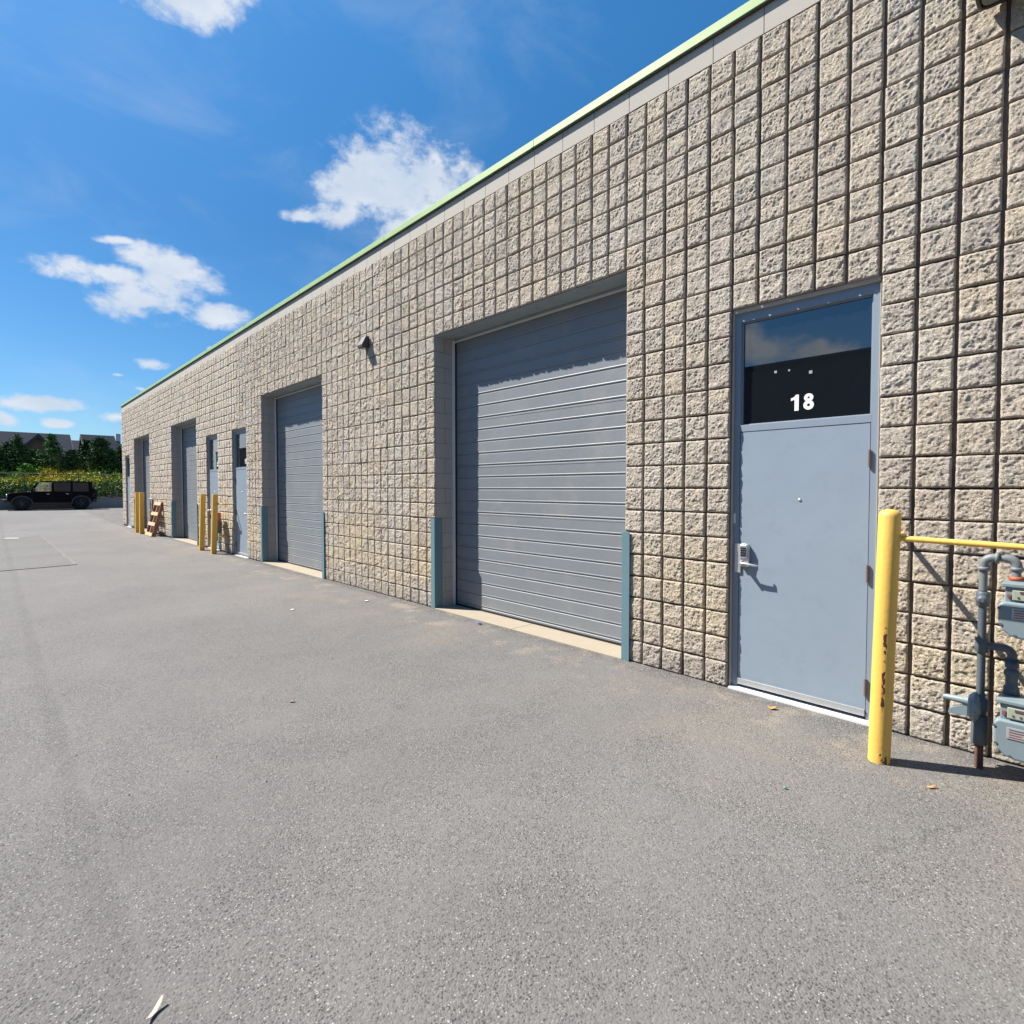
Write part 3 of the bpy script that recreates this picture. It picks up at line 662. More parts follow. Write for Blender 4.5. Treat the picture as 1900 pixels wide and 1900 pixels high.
b = MB(); b.tube(pth, .011, 8); b.build('rim', M['black'], L)
b = MB(); b.box(-.02, .12, -.021, .02, .02, .16); b.build('bracket', M['pipe_dark'], L)

# ------------------------------------------------------------------ near bollard with guard rail
BL = empty('bollard', (1.158, -.512, 0), label='thick yellow pipe bollard with rust chips and side rail beside door 18', cat='bollard')
b = MB(); R_ = .0560
b.lathe((0,0,0), 'z', [(-.1,R_),(.01,R_),(.35,R_+.0006),(.8,R_-.0004),(1.440,R_),(1.456,R_-.004),(1.470,R_*.75),(1.478,R_*.4),(1.480,.004)], 48)
b.build('post', M['yellow_rusty'], BL)
b = MB(); b.tube([(R_-.01,0,1.316),(2.3,0,1.316)], .0165, 14); b.build('rail', M['yellow'], BL)
b = MB(); b.tube([(-.035,R_-.02,1.30),(-.035,.53,1.30)], .0165, 14); b.build('wall_bar', M['yellow'], BL)
b = MB(); b.lathe((R_-.006,0,1.316), 'x', [(0,.024),(.008,.022),(.012,.0168)], 16); b.build('weld_collar', M['yellow'], BL)
b = MB(); b.lathe((2.3,0,0), 'z', [(-.1,R_),(1.440,R_),(1.456,R_-.004),(1.470,R_*.75),(1.48,.004)], 32); b.build('far_post', M['yellow'], BL)

BL.rotation_euler = (0, radians(1.2), 0)
# ------------------------------------------------------------------ gas meter set
GM = empty('gas_meter_set', (1.572, -.19, 0), label='grey gas riser pipe with two blue-grey meters behind the yellow rail', cat='gas meter')
def bend(c, r, a0, a1, n=8, plane='xz'):
    return [(c[0]+r*cos(radians(a0+(a1-a0)*k/n)), c[1], c[2]+r*sin(radians(a0+(a1-a0)*k/n))) for k in range(n+1)]
b = MB(); b.tube([(0,0,-.1),(0,0,.16)], .020, 16, 0); b.build('riser_foot', M['rust'], GM)
b = MB()
b.lathe((0,0,0), 'z', [(.14,.036),(.148,.039),(.30,.039),(.305,.034)], 20); b.lathe((0,0,0), 'z', [(.305,.028),(.33,.028),(.335,.040),(.40,.040),(.405,.025),(.43,.025)], 8)
b.tube([(0,0,.40),(0,0,1.02)], .0195, 18)
b.lathe((0,0,0), 'z', [(.668,.0275),(.674,.031),(.745,.031),(.75,.0275)], 18); b.lathe((0,0,0), 'z', [(.93,.026),(.935,.031),(1.01,.031),(1.015,.026)], 8)
b.lathe((0,-.02,.97), 'y', [(0,.026),(-.018,.026),(-.022,.020),(-.035,.012)], 14)
b.tube([(0,0,.71),(.07,0,.71)], .019, 14); b.tube([(.06,0,.71)]+bend((.095,0,.675),.035,90,0)+[(.13,0,.60)], .022, 14)
b.lathe((.13,0,0), 'z', [(.645,.026),(.655,.030),(.61,.030)], 14)
b.lathe((.13,0,0), 'z', [(.47,.026),(.475,.034),(.50,.034),(.51,.026),(.56,.027),(.565,.033),(.59,.033),(.60,.024)], 14)
b.tube([(.13,0,.48),(.13,0,.45)], .023, 14); b.lathe((.13,0,0), 'z', [(.455,.026),(.46,.036),(.48,.036),(.485,.026)], 8)
b.build('riser_pipe', M['pipe_dark'], GM)
b = MB()
b.tube([(0,0,1.00),(0,0,1.17)], .0195, 18); b.tube([(0,0,1.15)]+bend((.045,0,1.165),.045,180,90)+[(.06,0,1.21)], .0235, 18)
b.lathe((0,0,0), 'z', [(1.135,.026),(1.138,.031),(1.152,.031),(1.156,.026)], 18); b.lathe((.05,0,1.21), 'x', [(0,.028),(.002,.032),(.016,.032),(.018,.022)], 18)
b.tube([(.05,0,1.21),(.10,0,1.21)], .017, 16)
b.tube([(.088,0,1.21)]+bend((.10,0,1.17),.040,90,0)+[(.14,0,1.15)], .024, 18)
b.lathe((.14,0,0), 'z', [(1.148,.026),(1.151,.030),(1.162,.030),(1.166,.025)], 18); b.tube([(.14,0,1.155),(.14,0,1.095)], .020, 16)
b.build('top_pipe', M['pipe_grey'], GM)
b = MB(); b.lathe((.14,0,0), 'z', [(1.092,.026),(1.095,.033),(1.112,.033),(1.115,.028)], 8); b.build('union_nut', M['orange'], GM)
# regulator, its vent pointing left
b = MB()
b.lathe((-.022,-.02,.355), 'x', [(-.028,.030),(-.024,.066),(-.014,.078),(-.002,.080),(-.002,.086),(.008,.086),(.008,.080),(.018,.074),(.030,.034)], 28)
b.lathe((-.05,-.02,.375), 'x', [(0,.024),(-.02,.022),(-.10,.016),(-.115,.010),(-.118,.004)], 18)
b.prism([(-.052,.29),(-.14,.285),(-.135,.315),(-.052,.365)], -.032, -.008, 'y')
for k in range(8):
    a = 2*pi*k/8+.2; b.lathe((-.030,-.02+.079*cos(a),.355+.079*sin(a)), 'x', [(0,.006),(.024,.006)], 8)
b.build('regulator', M['meter'], GM, bevel=.002)
def meter_mesh(z0, z1, xa, xb, lab):
    ya, yb = -.155, .02; W = xb-xa; H = z1-z0
    P = [(xa+.00,z0+H*.32),(xa+.015,z0+H*.14),(xa+.05,z0+H*.03),(xa+.09,z0),(xb-.09,z0),(xb-.05,z0+H*.03),(xb-.015,z0+H*.14),(xb,z0+H*.32),(xb,z0+H*.60),(xb-.02,z0+H*.66),(xa+.02,z0+H*.66),(xa,z0+H*.60)]
    m1 = MB(); m1.prism(P, ya, yb); o1 = m1.build('meter_body', M['meter'], GM, bevel=.012, seg=3)
    m2 = MB(); m2.box(xa+.025, xb-.025, ya+.025, yb-.01, z0+H*.63, z1-.02); m2.box(xa+.01, xb-.01, ya+.012, yb, z1-.022, z1)
    m2.build('meter_head', M['meter'], o1, bevel=.005)
    m3 = MB(); m3.box(xa+.055, xb-.045, ya+.010, ya+.024, z0+H*.70, z1-.035); m3.build('index_window', M['meter_face'], o1, bevel=.003)
    m4 = MB(); m4.box(xa+.085, xa+.15, ya+.007, ya+.0095, z0+H*.83, z0+H*.87); m4.box(xa+.075, xa+.083, ya+.007, ya+.0095, z0+H*.74, z0+H*.77); m4.box(xa+.105, xa+.113, ya+.007, ya+.0095, z0+H*.74, z0+H*.77)
    m4.build('index_dials', M['ink'], o1)
    m5 = MB(); m5.box(xa+.055, xb-.075, ya-.004, ya-.001, z0+H*.36, z0+H*.56); pl = m5.build('name_plate', M['plate'], o1, bevel=.004)
    m6 = MB(); zt = z0+H*.53
    for k, (aa, ww) in enumerate(((.065,.07),(.065,.09),(.065,.05),(.065,.085))): m6.box(xa+aa, xa+aa+ww, ya-.0055, ya-.0042, zt-.013*k-.004, zt-.013*k, 1 if k > 1 else 0)
    m6.build('plate_print', [M['ink'], M['redink']], o1)
    m7 = MB(); m7.box(xa+.034, xa+.048, ya+.015, ya+.024, z0+H*.74, z1-.06); m7.build('seal_tag', M['redink'], o1)
    for q in ((xa+.012,.20),(xa+.004,.50),(xa+.07,.02),(xb-.07,.02),(xb-.012,.20),(xb-.004,.50)):
        m8 = MB(); m8.lathe((q[0], ya-.004, z0+H*q[1]+.012), 'y', [(0,.007),(.012,.007)], 8); m8.build('cover_screw', M['pipe_dark'], o1)
    return o1
meter_mesh(.80, 1.092, .080, .345, 'a'); meter_mesh(.15, .46, .072, .335, 'b')
b = MB(); b.tube([(.29,0,1.09),(.29,0,1.19)], .018, 14); b.tube([(.29,0,1.18)]+bend((.325,0,1.19),.035,180,90)+[(.45,0,1.225)], .020, 14)
b.build('outlet_pipe', M['pipe_grey'], GM)
b = MB(); b.tube([(.28,0,.43),(.28,0,.52)], .018, 14); b.build('outlet_pipe', M['pipe_grey'], GM)

# ------------------------------------------------------------------ far leaning posts
def leaning_post(x, y, h, wdt, lean, name_label, depth=None):
    z = gz(x); o = MB(); dz = h; dx = math.tan(radians(lean))*h; w2 = wdt/2; d2 = (depth or wdt)/2
    vs = [(-w2,-d2,-.1),(w2,-d2,-.1),(w2,d2,-.1),(-w2,d2,-.1),(dx-w2,-d2,dz),(dx+w2,-d2,dz),(dx+w2,d2,dz),(dx-w2,d2,dz)]
    o.add(vs, [(0,3,2,1),(4,5,6,7),(0,1,5,4),(1,2,6,5),(2,3,7,6),(3,0,4,7)])
    ob = o.build('yellow_post', M['yellow_old'], None, bevel=.006, loc=(x, y, z))
    return tag(ob, name_label, 'post', 'square yellow posts guarding the far doors')
leaning_post(-22.62, -.32, 1.50, .14, 5.0, 'left of the two square yellow posts by the farthest garage door')
leaning_post(-21.75, -.33, 1.50, .14, 4.4, 'yellow post nearest the wooden pallet, right of its twin')
leaning_post(-14.10, -.29, 1.48, .115, 8.0, 'leaning yellow post left of door 20, a weed at its foot')
leaning_post(-13.00, -.30, 1.48, .115, 8.4, 'leaning yellow post between doors 19 and 20, in front of the small gas meter')

# pallet leaning on the wall
PA = empty('wooden_pallet', (-20.45, -.36, gz(-20.4)), label='wooden pallet leaning on edge against the block wall between far garage doors', cat='pallet')
PA.rotation_euler = (radians(-15), 0, 0)
for sx in (-.50, 0, .50):
    b = MB(); b.box(sx-.02, sx+.02, .0, .09, 0, 1.22); b.build('stringer', M['wood_red'] if sx else M['wood'], PA, bevel=.003)
for k in range(4):
    b = MB(); zc = .07+.36*k; b.box(-.53, .53, -.019, -.001, zc-.06, zc+.06); b.build('deck_board', M['wood'], PA, bevel=.003)
for k in range(4):
    b = MB(); zc = .07+.36*k; b.box(-.53, .53, .091, .108, zc-.05, zc+.05); b.build('back_board', M['wood_red'], PA, bevel=.003)

# small meter behind the leaning posts, with its yellow hoop
SM_ = empty('small_gas_meter', (-13.15, -.17, gz(-13)), label='small dark gas meter with orange cap between doors 19 and 20', cat='gas meter')
b = MB(); b.box(-.16, .08, -.09, .08, .50, .80); b.build('meter_body', M['pipe_dark'], SM_, bevel=.02)
b = MB(); b.box(-.17, .10, -.09, .08, .80, 1.02); b.build('meter_head', M['orange'], SM_, bevel=.03)
b = MB(); b.tube([(-.20,0,-.1),(-.20,0,1.02),(-.10,0,1.10)], .022, 10); b.tube([(.0,0,.5),(.0,0,.28),(.14,0,.28)], .02, 10); b.build('riser_pipe', M['pipe_grey'], SM_)
b = MB(); b.lathe((-.26,-.02,.92), 'x', [(0,.06),(.03,.085),(.07,.06)], 14); b.build('regulator', M['black'], SM_)
HP = empty('guard_hoop', (-12.9, -.25, gz(-13)), label='thin yellow pipe hoop bent to the wall beside door 19', cat='guard rail')
b = MB(); b.tube([(0,0,.42),(0,0,1.15),(.02,0,1.21),(.06,0,1.235),(.42,0,1.235),(.46,.03,1.235),(.47,.26,1.235)], .019, 10); b.build('hoop', M['yellow'], HP)
b = MB(); b.tube([(0,.25,.42),(0,0,.42)], .019, 10); b.build('wall_bar', M['yellow'], HP)
EP = empty('conduit_box', (-21.15, -.10, gz(-21)), label='tan meter box with grey conduit behind the pallet', cat='meter')
b = MB(); b.box(-.14, .12, -.10, .10, .55, .88); b.build('meter_box', mat('tan_box', (.30,.26,.17), .6), EP, bevel=.02)
b = MB(); b.tube([(0,0,.85),(0,0,1.05),(.06,0,1.12),(.06,0,1.25),(-.5,0,1.27)], .03, 10); b.build('conduit', M['pipe_grey'], EP)

# ------------------------------------------------------------------ leaves helpers
def cards(n, pos, size, nrm=None, squash=1.0):
    """n little quads at pos with random orientation"""
    a = rng.normal(size=(n,3)); a /= np.linalg.norm(a, axis=1)[:,None]; b_ = rng.normal(size=(n,3))
    b_ -= (b_*a).sum(1)[:,None]*a; b_ /= np.linalg.norm(b_, axis=1)[:,None]
    s_ = size*(.6+.8*rng.random(n))[:,None]
    a = a*s_; b_ = b_*s_*.5
    V = np.stack([pos-a, pos-b_, pos+a, pos+b_], 1).reshape(-1,3)
    return V, np.arange(4*n).reshape(n,4)
def foliage(name, pos, size, m_, parent=None):
    V, F_ = cards(len(pos), pos, size); o = npmesh(name, V, F_, m_, attr=rng.random(len(pos)), parent=parent); return o
# weed
wp = ongrd(384, 1016); W = empty('weed', (wp[0], wp[1]+.12, wp[2]), label='small green weed growing at the wall foot between leaning yellow posts', cat='weed')
p_ = np.stack([rng.normal(0,.07,260), rng.normal(0,.05,260), np.abs(rng.normal(.14,.12,260))], -1); foliage('leaves', p_, .035, M['weed'], W)

# ------------------------------------------------------------------ retaining wall, hillside, fence
RW = MB(); RW.box(-46.8, -46.5, -60, 40, -.3, .88); RW.box(-46.82, -46.47, -60, 40, .88, .93)
tag(RW.build('retaining_wall', M['concrete_grey'], bevel=.01), 'low grey concrete retaining wall behind the black car', 'wall')
def hz(x, y):
    t_ = max(0, -46.8-x); z = .86 + 1.55*min(1, t_/8.5)**.85 + .02*max(0, t_-8.5)
    return z + .12*sin(y*.7)+.08*sin(y*1.9+x)
hx = np.concatenate([np.arange(-46.7,-62,-.8), [-75,-110,-300,-900]]); hy = np.concatenate([[-600,-200,-80],np.arange(-40,41,2.),[80,200,600]])
V = np.array([(x,y,hz(x,y)-(.02 if x < -46.75 else .05)) for x in hx for y in hy]); n_ = len(hy)
Fq = [(i*n_+j, i*n_+j+1, (i+1)*n_+j+1, (i+1)*n_+j) for i in range(len(hx)-1) for j in range(n_-1)]
tag(npmesh('hillside', V, Fq, M['hill'], smooth=[True]*len(Fq)), 'weedy slope rising behind the retaining wall', None, None, 'structure')
FN = empty('chain_link_fence', (-46.62,0,.93), label='tall chain link fence with pipe top rail along the retaining wall', cat='fence')
b = MB(); b.tube([(0,-45,1.64),(0,30,1.64)], .03, 8); b.build('top_rail', M['fence'], FN)
k = 0
while 2.68*k-40 < 26:
    y = -2.68+2.84*(k-13); k += 1
    b = MB(); b.tube([(0,y,-.03),(0,y,1.66)], .038, 8); b.build('fence_post', M['fence'], FN)
b = MB()
for i in range(-300, 200):
    pass
wires = MB(); r_ = .0035
ystep = .11
vsw, fsw = [], []
for y in np.arange(-14, 14, ystep):
    for sg in (1, -1):
        y0 = y; y1 = y+sg*1.6; bb = len(vsw)
        vsw += [(0,y0-r_,0),(0,y0+r_,0),(0,y1+r_,1.6),(0,y1-r_,1.6)]; fsw.append((bb,bb+1,bb+2,bb+3))
wires.add(vsw, fsw); wires.build('mesh', M['fence'], FN)

# goldenrod and weeds on the slope
n = 36000; X_ = -46.9-rng.random(n)**.9*9.5; Y_ = -16+rng.random(n)*30
hgt = .35+.75*rng.random(n); Zb = np.array([hz(a, b_) for a, b_ in zip(X_, Y_)])
pos = np.stack([X_, Y_, Zb+hgt*rng.random(n)**.7], -1)
d_w = foliage('weeds', pos, .10, M['weed']); tag(d_w, 'green weeds covering the slope behind the fence', 'weeds', None, 'stuff')
n = 9000; X_ = -46.9-rng.random(n)*1.6; Y_ = -16+rng.random(n)*30; Zb = np.array([hz(a, b_) for a, b_ in zip(X_, Y_)])
tag(foliage('undergrowth', np.stack([X_, Y_, Zb+.9*rng.random(n)**1.3], -1), .10, M['dkweed']), 'dark undergrowth right behind the retaining wall', 'undergrowth', None, 'stuff')
n = 30000; X_ = -47.6-rng.random(n)*7.5; Y_ = -16+rng.random(n)*30
keep = (np.sin(Y_*1.1+X_*.8)+1.2*np.sin(Y_*.83+2)+.8*np.sin(Y_*2.3-X_)+rng.normal(0,.9,n)) > .1; X_, Y_ = X_[keep], Y_[keep]
Zb = np.array([hz(a, b_) for a, b_ in zip(X_, Y_)]); n = len(X_)
tag(foliage('goldenrod', np.stack([X_, Y_, Zb+.65+.45*rng.random(n)], -1), .052, M['gold']), 'yellow goldenrod blooming over the slope', 'flowers', None, 'stuff')

# trees on the crest
def conifer(x, y, h, r, m_, label, dens=1.0, name='conifer_tree', shape=1.0):
    z = hz(x, y); h *= .93; T = empty(name, (x, y, z-.1), label=label, cat='tree', group='trees along the top of the slope')
    b = MB(); b.tube([(0,0,0),(0.03,0,h*.5),(0,0,h*.93)], [.11,.07,.015], 8); b.build('trunk', M['bark'], T)
    P = []
    nb = int(150*dens)
    for i in range(nb):
        t_ = rng.random()**.8; zz = h*(.08+.9*t_); L = r*(1-t_)**shape*(.65+.5*rng.random())+.12; a = rng.random()*2*pi
        L = min(L, r*1.05); droop = -.12*L; m2 = int(16+34*L)
        s_ = rng.random(m2)**.6
        px = np.cos(a)*L*s_+rng.normal(0,.10,m2); py = np.sin(a)*L*s_+rng.normal(0,.10,m2); pz = zz+droop*s_+.16*L*s_**3+rng.normal(0,.06,m2)
        P.append(np.stack([px,py,pz],-1)[rng.random(m2) < .9])
    P = np.concatenate(P)
    foliage('crown', P, .085, m_, T)
def mp(px, t=55.0):   # point on plane X = 2.003 - t seen at bearing px
    q = (px-950)/FPX; Dn = (q*.7272*t+.6864*t)/(.7272-q*.6864); return 2.003-t, Dn-4.277
for px, t_, h, r, kind, lab in ((-8,56,2.8,1.5,0,'broad dark conifer at the left edge behind the fence'),(17,57,3.1,1.2,0,'slim conifer left of the tallest pair, before the long roof'),(36,56,4.0,1.25,0,'tall pointed conifer near the left edge, its tip above the roof'),
    (61,58,2.6,1.5,0,'low bushy conifer below the brown brick gable'),(98,56,4.0,1.75,1,'tallest broad green conifer right of the brown brick gable'),(84,58,2.4,1.3,1,'low green conifer left of the tallest conifer'),
    (134,56,2.7,1.5,0,'dark ragged conifer in front of the dark gable end'),(163,58,3.5,1.1,0,'narrow conifer left of the round-topped tree'),(208,56,2.8,1.3,0,'dark conifer touching the building corner'),(150,59,2.4,1.5,0,'low dark conifer between two taller ones'),(226,57,3.0,1.4,0,'dark conifer half hidden by the building corner')):
    x, y = mp(px, t_); conifer(x, y, h, r, M['needle'] if kind == 0 else M['needle2'], lab, .72)
x, y = mp(188, 56); conifer(x, y, 3.75, 1.45, M['needle'], 'round-topped leafy dark tree before the grey roof right', 1.3, 'leafy_tree', .6)
x, y = mp(50, 53.2); conifer(x, y, 1.9, 1.1, M['bright_leaf'], 'small bright green sapling in front of the dark conifers', .6, 'sapling', .8)

# ------------------------------------------------------------------ houses
def gable_roof(x0, x1, y0, y1, ze, zr, axis='y', mi=0, th=.18, over=.35):
    b = MB()
    if axis == 'y':                                                  # ridge runs along y
        xm = (x0+x1)/2
        b.prism([(x0-over,ze-.1),(xm,zr),(x1+over,ze-.1),(x1+over,ze-.1+th),(xm,zr+th+.04),(x0-over,ze-.1+th)], y0-over, y1+over, 'y')
        b.v = [(v[0], v[1], v[2]) for v in b.v]
    else:
        ym = (y0+y1)/2
        b.prism([(y0-over,ze-.1),(ym,zr),(y1+over,ze-.1),(y1+over,ze-.1+th),(ym,zr+th+.04),(y0-over,ze-.1+th)], x0-over, x1+over, 'x')
    return b
def house(label, x0, x1, y0, y1, ze, zr, zb=2.2, gables=(), chimney=None, wall='house_brick', wins=()):
    H = empty('house', (0,0,0), label=label, cat='house', group='grey-roofed houses beyond the trees')
    b = MB(); xm = (x0+x1)/2
    b.prism([(x0,zb),(x1,zb),(x1,ze),(xm,zr-.05),(x0,ze)], y0, y1, 'y'); b.build('wall', M[wall], H)
    # roof: two thin slopes plus dark barge boards on the gable ends
    b = MB(); t_ = .16
    for sx, xe in ((-1, x0-.35), (1, x1+.35)):
        zl = ze-.35*(zr-ze)/(abs(x1-x0)/2)
        b.add([(xm,y0-.3,zr),(xe,y0-.3,zl),(xe,y1+.3,zl),(xm,y1+.3,zr),(xm,y0-.3,zr+t_),(xe,y0-.3,zl+t_),(xe,y1+.3,zl+t_),(xm,y1+.3,zr+t_)],
              [(0,1,2,3),(4,7,6,5),(0,4,5,1),(1,5,6,2),(2,6,7,3),(3,7,4,0)])
    rf_ = b.build('roof', M['shingle'], H)
    b = MB()
    for yy in (y0-.34, y1+.305):
        for xe in (x0-.35, x1+.35):
            zl = ze-.35*(zr-ze)/(abs(x1-x0)/2)
            b.add([(xm,yy,zr-.16),(xe,yy,zl-.16),(xe,yy,zl+.17),(xm,yy,zr+.17),(xm,yy+.03,zr-.16),(xe,yy+.03,zl-.16),(xe,yy+.03,zl+.17),(xm,yy+.03,zr+.17)],
                  [(0,1,2,3),(4,7,6,5),(0,4,5,1),(1,5,6,2),(2,6,7,3),(3,7,4,0)])
    b.build('barge_board', M['fascia'], H)
    for gy, gw, gzr, gm in gables:                                   # front gables facing +x
        b = MB(); b.prism([(gy-gw,zb),(gy+gw,zb),(gy+gw,ze-.3),(gy,gzr-.06),(gy-gw,ze-.3)], x1-2.5, x1+1.2, 'x'); b.build('gable_wall', M[gm], H)
        b = MB()
        for s_ in (-1, 1):
            ye = gy+s_*(gw+.35); zl = ze-.3-.35*(gzr-ze+.3)/gw
            b.add([(x1-3,gy,gzr),(x1+1.5,gy,gzr),(x1+1.5,ye,zl),(x1-3,ye,zl),(x1-3,gy,gzr+.16),(x1+1.5,gy,gzr+.16),(x1+1.5,ye,zl+.16),(x1-3,ye,zl+.16)],
                  [(0,1,2,3),(4,7,6,5),(0,4,5,1),(1,5,6,2),(2,6,7,3),(3,7,4,0)])
        b.build('gable_roof', M['shingle'], H)
        b = MB()
        for s_ in (-1, 1):
            ye = gy+s_*(gw+.35); zl = ze-.3-.35*(gzr-ze+.3)/gw
            b.add([(x1+1.505,gy,gzr-.22),(x1+1.505,gy,gzr+.17),(x1+1.505,ye,zl+.17),(x1+1.505,ye,zl-.22),(x1+1.54,gy,gzr-.22),(x1+1.54,gy,gzr+.17),(x1+1.54,ye,zl+.17),(x1+1.54,ye,zl-.22)],
                  [(0,1,2,3),(4,7,6,5),(0,4,5,1),(1,5,6,2),(2,6,7,3),(3,7,4,0)])
        b.build('gable_board', M['fascia'], H)
    for wy, wz in wins:
        b = MB(); b.box(x1+.005, x1+.06, wy-.5, wy+.5, wz, wz+1.2); f_ = b.build('window', M['house_white'], H)
        b = MB(); b.box(x1+.065, x1+.08, wy-.42, wy+.42, wz+.08, wz+1.12); b.build('pane', M['glass'], f_)
    if chimney:
        cx, cy, c0, c1, cw, cm_ = chimney; b = MB(); b.box(cx-.4, cx+.4, cy-cw, cy+cw, c0, c1); b.build('chimney', M[cm_], rf_)
    return H
def hy_(px, t): return mp(px, t)[1]
T1 = 72.0; XH = 2.003-T1   # front plane of the houses
def zat(py, px, t):
    x, y = mp(px, t); q = np.array([x,y])-CAM[:2]; Z = q@Fh[:2]; return 1.6+(906-py)/FPX*Z
y_a, y_b = hy_(-90, T1), hy_(127, T1+3)
zr1 = zat(806, 60, T1+4); 
house('long grey-roofed house with brown brick gable, left behind the trees', XH-8, XH, y_a, y_b, zr1-2.3, zr1, zb=2.4,
      gables=((hy_(74,T1-1.5), 2.0, zat(808,74,T1-1.5), 'house_brick'),), wins=((hy_(40,T1),4.0),(hy_(105,T1),4.0)))
zr2 = zat(819, 145, T1+10)
house('lower grey-roofed house between the two bigger roofs', XH-16, XH-6, hy_(122,T1+8), hy_(172,T1+8), zr2-2.4, zr2, zb=2.4, wall='house_dark', wins=((hy_(150,T1+6),3.6),))
zr3 = zat(811, 190, T1+4)
house('tall grey-roofed house with pale chimney beside the building corner', XH-8, XH+.5, hy_(160,T1+3), hy_(216,T1+3), zr3-2.9, zr3, zb=2.4, wall='house_dark',
      chimney=(XH-3.2, hy_(216,T1+3)+.25, 3.4, zr3+.35, .22, 'house_white'), gables=((hy_(176,T1), 1.1, zat(826,176,T1), 'house_dark'),), wins=((hy_(200,T1),3.6),))
house('house with dark gable half hidden by the building corner', XH-8, XH, hy_(222,T1), hy_(262,T1), zat(826,222,T1)-2.0, zat(822,232,T1), zb=2.4, wall='house_brick')

# ------------------------------------------------------------------ black off-road car
CZ = gz(-45)
CAR = empty('parked_car', (-45.15, -1.42, CZ), -pi/2, label='black boxy off-road car with rear spare wheel parked by the retaining wall', cat='car')
b = MB()
b.prism([(-2.12,.52),(-2.12,1.18),(1.02,1.20),(1.04,1.17),(1.20,1.175),(2.02,1.10),(2.12,1.02),(2.16,.62),(2.02,.52),(1.93,.62),(1.80,.84),(1.14,.86),(.97,.52),(-1.03,.46),(-1.15,.70),(-1.26,.84),(-1.82,.84),(-1.98,.62)], -.78, .78)
b.build('body', M['car_paint'], CAR, bevel=.03, seg=3)
b = MB(); b.prism([(-2.10,1.78),(.62,1.80),(.72,1.78),(.60,1.84),(.3,1.87),(-1.9,1.865),(-2.10,1.83)], -.74, .74); b.build('roof', M['car_paint'], CAR, bevel=.015)
b = MB()
for s_ in (-1, 1):
    y0, y1 = (.69, .745) if s_ > 0 else (-.745, -.69)
    b.prism([(1.02,1.18),(.94,1.18),(.60,1.79),(.70,1.79)], y0, y1); b.prism([(.02,1.18),(-.10,1.18),(-.10,1.79),(.0,1.79)], y0, y1)
    b.prism([(-.95,1.18),(-1.07,1.18),(-1.07,1.79),(-.97,1.79)], y0, y1); b.prism([(-1.90,1.18),(-2.12,1.18),(-2.08,1.79),(-1.90,1.79)], y0, y1)
b.build('pillars', M['car_paint'], CAR)
for s_ in (-1, 1):
    y0, y1 = (.70, .71) if s_ > 0 else (-.71, -.70)
    b = MB(); b.prism([(.94,1.18),(.02,1.18),(.0,1.79),(.60,1.79)], y0, y1); b.build('front_window', M['clear'], CAR)
    b = MB(); b.prism([(-.10,1.18),(-.95,1.18),(-.97,1.79),(-.10,1.79)], y0, y1); b.build('rear_window', M['car_glass'], CAR)
    b = MB(); b.prism([(-1.07,1.18),(-1.90,1.18),(-1.90,1.79),(-1.07,1.79)], y0, y1); b.build('quarter_window', M['car_glass'], CAR)
b = MB(); b.prism([(1.0,1.18),(.985,1.18),(.645,1.79),(.66,1.79)], -.68, .68); b.build('windshield', M['clear'], CAR)
b = MB(); b.box(-2.10, -2.09, -.68, .68, 1.18, 1.79); b.build('tailgate_window', M['car_glass'], CAR)
for sx in (.25, -.62):
    for sy in (-.3, .3):
        b = MB(); b.box(sx-.12, sx+.02, sy-.22, sy+.22, .7, 1.45); b.box(sx-.10, sx-.02, sy-.11, sy+.11, 1.46, 1.64); b.build('car_seat', M['black'], CAR, bevel=.03)
def wheel(name, x, y, z, r, wdt, side, ax='y'):
    b = MB(); h = wdt/2
    b.lathe((0,0,0), ax, [(-h,r*.6),(-h,r*.93),(-h*.8,r),(h*.8,r),(h,r*.93),(h,r*.6)], 32); o = b.build(name, M['tyre'], CAR, loc=(x,y,z))
    b = MB(); b.lathe((0,0,0), ax, [(side*(h-.04),r*.6),(side*(h-.03),r*.2),(side*(h+.01),r*.18)], 24)
    for k in range(5):
        a = 2*pi*k/5
        if ax == 'y': b.tube([(0,side*(h-.02),0),(cos(a)*r*.56,side*(h-.01),sin(a)*r*.56)], .045, 6)
        else: b.tube([(side*(h-.02),0,0),(side*(h-.01),cos(a)*r*.56,sin(a)*r*.56)], .045, 6)
    b.build('rim', M['rim'], o); return o
for x in (1.47, -1.50):
    for s_ in (-1, 1):
        wheel('wheel', x, s_*.80, .415, .415, .26, s_)
        P = []
        for k in range(9): a = radians(-8+196*k/8); P.append((x+.55*cos(a), .44+.50*sin(a)))
        for k in range(9): a = radians(188-196*k/8); P.append((x+.47*cos(a), .43+.42*sin(a)))
        b = MB(); b.prism(P, *( (.70,.94) if s_ > 0 else (-.94,-.70) )); b.build('wheel_flare', M['black'], CAR)
wheel('spare_wheel', -2.28, .05, 1.02, .40, .24, -1, 'x')
b = MB(); b.box(2.14, 2.36, -.80, .80, .50, .70); b.build('front_bumper', M['black'], CAR, bevel=.03)
b = MB(); b.box(-2.30, -2.10, -.80, .80, .48, .68); b.build('rear_bumper', M['black'], CAR, bevel=.03)
b = MB(); b.box(-.95, .95, .80, .90, .40, .47); b.box(-.95, .95, -.90, -.80, .40, .47); b.build('side_step', M['black'], CAR)
